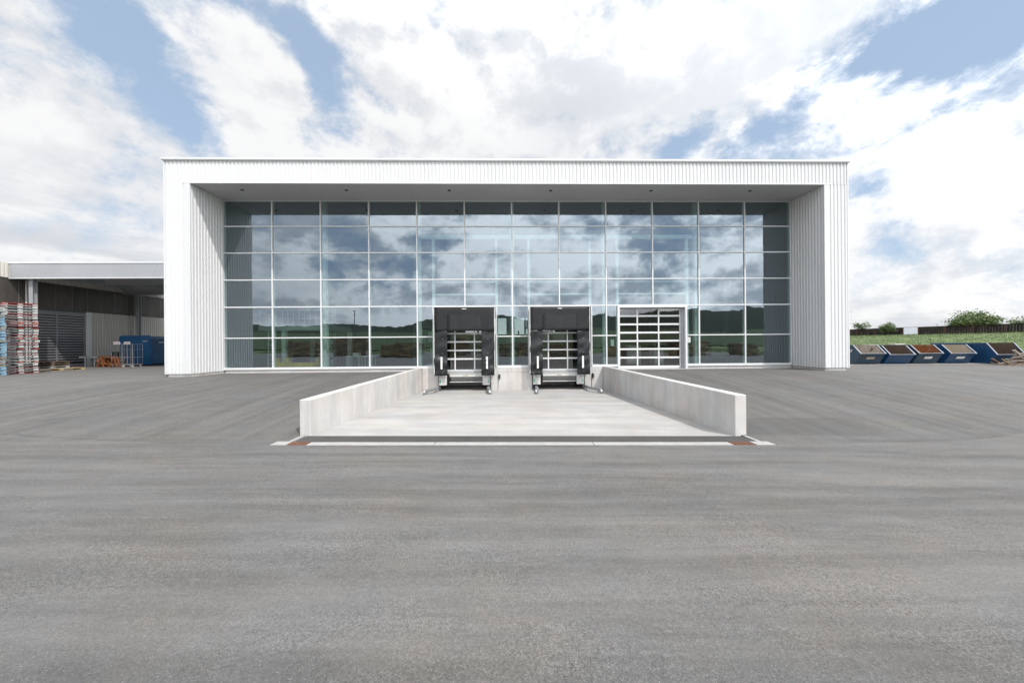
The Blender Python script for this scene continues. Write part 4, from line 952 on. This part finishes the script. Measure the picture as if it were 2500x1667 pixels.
# heap of scrap wood
HP = thing('wood_heap', 'heap of broken boards and scrap wood at the right edge', 'wood heap', (31.5, 20.3, .03))
hr = random.Random(9)
mm = MB(); mm.sm = True; vs = []; nn = 16
for j in range(nn + 1):
    for i in range(nn + 1):
        s, t = i / nn, j / nn; q = max(0, 1 - ((s - .5) / .5) ** 2 - ((t - .5) / .5) ** 2)
        vs.append((29.55 + 4.0 * s, 19.3 + 2.0 * t, .03 + .95 * q * (.8 + .5 * noise.noise((s * 7, t * 5, 2)))))
mm.add(vs, [(j * (nn + 1) + i, j * (nn + 1) + i + 1, (j + 1) * (nn + 1) + i + 1, (j + 1) * (nn + 1) + i) for j in range(nn) for i in range(nn)]); mm.build('rubble', 'old_wood', HP)
for k in range(70):
    s = hr.random(); t = hr.uniform(-1, 1); hgt = .75 * max(.05, 1 - ((s - .5) / .5) ** 2 - (t * .9) ** 2)
    c = (29.6 + 3.8 * s, 20.2 + .95 * t, .08 + 1.25 * hgt * hr.uniform(.5, 1.05))
    m = MB().obox(c, (hr.uniform(.4, 1.1), hr.uniform(.06, .14), hr.uniform(.02, .06)), Matrix.Rotation(hr.uniform(0, 6.28), 3, 'Z') @ Matrix.Rotation(hr.uniform(-.7, .7), 3, 'Y'))
    m.build('plank', hr.choice(['wood', 'wood_new', 'old_wood', 'pale_pallet']), HP)

# ------------------------------------------------------------------ fence, trees, grass
def fence_pt(y): return Vector((106.5 + (108 - y) * .2656, y, 0))
PY = [116, 111, 105.9, 101.5, 95.6, 92.6, 87.9, 83.3, 78.7, 73.9, 69.0]
FN = thing('timber_fence', 'long dark vertical board fence with reddish posts on top of the grass bank', 'fence', (112, 90, 3.2))
dirv = (fence_pt(70) - fence_pt(110)).normalized(); nrm = Vector((-dirv.y, dirv.x, 0)); ang = math.atan2(dirv.y, dirv.x); RZm = Matrix.Rotation(ang, 3, 'Z')
for y in PY:
    p = fence_pt(y); MB().obox((p.x, p.y, 4.15), (.22, .2, 2.3), RZm).build('post', 'fence_post', FN)
for a, b in zip(PY, PY[1:]):
    pa, pb = fence_pt(a), fence_pt(b); L = (pb - pa).length; mid = (pa + pb) / 2
    MB().obox((mid.x, mid.y, 5.27), (L - .23, .12, .08), RZm).build('rail', 'fence_wood', FN)
    MB().obox((mid.x, mid.y, 3.16), (L - .23, .10, .10), RZm).build('rail', 'fence_wood', FN)
    if a == 95.6:
        pn = MB().obox((mid.x, mid.y, 4.215), (L - .26, .03, 1.98), RZm).build('clear_panel', 'clear_glass', FN); pn['label'] = 'clear pane set in the fence'
        continue
    for z0, z1, off in ((3.22, 4.20, .0), (4.16, 5.22, .05)):
        bm_ = MB(); n = int(L / .22)
        for k in range(n):
            q = pa + (pb - pa) * ((k + .5) / n) + nrm * (off + .012 * (k % 2)); bm_.obox((q.x, q.y, (z0 + z1) / 2), (L / n * .94, .03, z1 - z0), RZm)
        tag(bm_.build('board_panel', 'fence_wood', FN), kind='stuff')

def tree(name, label, cat, base, crown_c, radii, n, leaf, mt, seed, limbs=9, group=None, trunk_r=.16):
    r = thing(name, label, cat, base, 0, group); g_ = random.Random(seed); b = Vector(base); c = Vector(crown_c)
    t = MB(); t.sm = True; tips = []
    t.tube([b - Vector((0, 0, .3)), b + (c - b) * .35 + Vector((.1, 0, 0)), b + (c - b) * .75], [trunk_r, trunk_r * .75, trunk_r * .45], 7)
    for k in range(limbs):
        s = b + (c - b) * g_.uniform(.25, .8); d = Vector((g_.gauss(0, 1), g_.gauss(0, 1), g_.uniform(.0, 1.1))).normalized()
        e = c + Vector((d.x * radii[0], d.y * radii[1], d.z * radii[2] * .9 - radii[2] * .15)) * .85
        mid = (s + e) / 2 + Vector((g_.gauss(0, .2), g_.gauss(0, .2), .15 * radii[2])); t.tube([s, mid, e], [trunk_r * .45, trunk_r * .28, .02], 5); tips += [e, mid, (mid + e) / 2]
    t.build('trunk', 'bark', r)
    m = MB(); cl = []
    for k in range(max(14, limbs * 4)):
        d = Vector((g_.gauss(0, 1), g_.gauss(0, 1), g_.gauss(0, 1))).normalized() * g_.uniform(.45, 1.0)
        if d.z < -.45: d.z *= .4
        cl.append((c + Vector((d.x * radii[0], d.y * radii[1], d.z * radii[2])), g_.uniform(.10, .22)))
    cl += [(p, .16) for p in tips]
    for k in range(n):
        p, s = g_.choice(cl); q = p + Vector((g_.gauss(0, radii[0] * s), g_.gauss(0, radii[1] * s), g_.gauss(0, radii[2] * s * .8)))
        if q.z < b.z + .15: continue
        a = Vector((g_.gauss(0, 1), g_.gauss(0, 1), g_.gauss(0, .6))).normalized(); bb_ = a.cross(Vector((g_.gauss(0, 1), g_.gauss(0, 1), g_.gauss(0, 1)))).normalized(); s_ = leaf * g_.uniform(.6, 1.3)
        m.add([q - a * s_, q + bb_ * s_ * .5, q + a * s_, q - bb_ * s_ * .5], [(0, 1, 2, 3)])
    me = bpy.data.meshes.new('crown'); off = ORIG[r.name]
    me.from_pydata([(p[0] - off[0], p[1] - off[1], p[2] - off[2]) for p in m.v], [], m.f); me.update()
    ix = [random.Random(seed + i).random() for i in range(len(m.f))]
    for q in mt: me.materials.append(MAT[q])
    me.polygons.foreach_set('material_index', [int(v * len(mt)) for v in ix])
    link('crown', me, r); return r
tree('tree', 'broad round leafy tree rising behind the board fence', 'tree', (129.2, 95, 3.2), (129.2, 95, 6.6), (4.7, 4.7, 3.1), 9000, .24, ['leaf', 'leaf', 'leaf_dark', 'leaf_pale'], 21, 16, trunk_r=.3)
tree('shrub', 'dense dark green shrub standing in front of the fence beside the clear pane', 'shrub', (107.5, 97.6, 3.15), (107.5, 97.6, 5.0), (1.7, 1.7, 1.9), 1500, .18, ['leaf_dark', 'leaf', 'leaf_dark'], 4, 8, 'shrubs along the fence', .08)
tree('shrub', 'loose leafy shrub showing above the fence next to the hall corner', 'shrub', (109, 106.3, 3.2), (109, 106.3, 6.0), (2.3, 2.0, 1.7), 700, .2, ['leaf', 'leaf_dark'], 8, 8, 'shrubs along the fence', .07)
tree('shrub', 'sparse twiggy bush showing above the fence between two shrubs', 'shrub', (114, 104.2, 3.2), (114, 104.2, 5.7), (2.4, 2.0, 1.3), 260, .16, ['leaf_pale', 'leaf'], 12, 14, 'shrubs along the fence', .05)
tree('shrub', 'leafy shrub showing above the fence at the right edge', 'shrub', (124, 82, 3.2), (124, 82, 6.0), (3.0, 2.6, 1.5), 900, .2, ['leaf', 'leaf_dark', 'leaf_pale'], 15, 9, 'shrubs along the fence', .08)
# grass blades on the bank
m = MB(); gr = random.Random(2)
for k in range(26000):
    y = gr.uniform(26, 118); s = gr.uniform(50, 106.3); x = s - .2656 * (y - 108)
    if x < y * .93 or x > y * 1.56 + 4: continue
    z = land_z(x, y); h = gr.uniform(.06, .26) * (1.6 if gr.random() < .1 else 1); a = gr.uniform(0, 6.28); w = .05; q = gr.gauss(0, .10), gr.gauss(0, .10)
    m.add([(x - w * math.cos(a), y - w * math.sin(a), z - .02), (x + w * math.cos(a), y + w * math.sin(a), z - .02), (x + q[0], y + q[1], z + h)], [(0, 1, 2)])
gm = bpy.data.meshes.new('grass'); gm.from_pydata(m.v, [], m.f); gm.materials.append(MAT['grass'])
tag(link('grass', gm), 'long green grass covering the bank below the fence', 'grass', kind='stuff')

# ------------------------------------------------------------------ yard behind the photographer (mirrored in the glass)
def lumber(x, y, w, h, label, seed):
    r = thing('timber_stack', label, 'timber stack', (x, y, yard_z(x, y)), 0, 'timber stacks across the yard'); q = random.Random(seed); z = yard_z(x, y)
    for yy in (-.5, .5): B(x - w / 2 + .1, x + w / 2 - .1, y + yy - .06, y + yy + .06, z, z + .1).build('bearer', 'old_wood', r)
    k = 0; zz_ = z + .1
    while zz_ < z + h:
        t = q.uniform(.05, .12); xx = x - w / 2 + q.uniform(-.25, .2)
        while xx < x + w / 2 - .3:
            l = q.uniform(.5, 1.1); B(xx, xx + l - .02, y - .7 + q.uniform(-.1, .1), y + .7, zz_ + .001, zz_ + t).build('plank', q.choice(['wood', 'old_wood', 'old_wood', 'wood_new']), r); xx += l
        zz_ += t + (.05 if k % 4 == 3 else 0); k += 1
LB = ['mirrored timber stack seen in the glass, leftmost of the row', 'mirrored timber stack seen in the glass, second from the left', 'mirrored timber stack seen in the glass, third from the left', 'mirrored timber stack seen in the glass, left of the docks', 'mirrored timber stack seen in the glass behind the gate', 'mirrored timber stack seen in the lower right panes', 'mirrored timber stack seen in the glass, rightmost of the row', 'mirrored low timber stack seen between the second and third stacks', 'mirrored timber stack seen between the dock shelters', 'mirrored timber stack seen right of the second dock shelter']
for i, (x, y, w, h) in enumerate(((-29, -12, 4, 2.1), (-23, -14, 4.5, 2.6), (-14.5, -15, 4.2, 2.2), (-8.0, -15, 4.6, 2.3), (17.5, -15, 4, 1.7), (28, -14, 5, 2.0), (36, -13, 4, 1.7), (-18.2, -17.5, 3.4, 1.9), (1.5, -16, 4.5, 2.0), (9.5, -16, 4.5, 1.8))): lumber(x, y, w, h, LB[i], i)
lp = thing('lamp_post', 'slim dark lamp post mirrored in the glass left of the docks', 'lamp post', (-26.5, -24, yard_z(-26.5, -24)))
zb = yard_z(-26.5, -24)
MB().tube([(-26.5, -24, zb), (-26.5, -24, zb + 7.6)], [.09, .055], 10).build('pole', 'dark_steel', lp)
B(-26.8, -26.2, -24.12, -23.88, zb + 7.6, zb + 7.7).build('lamp_head', 'dark_steel', lp)
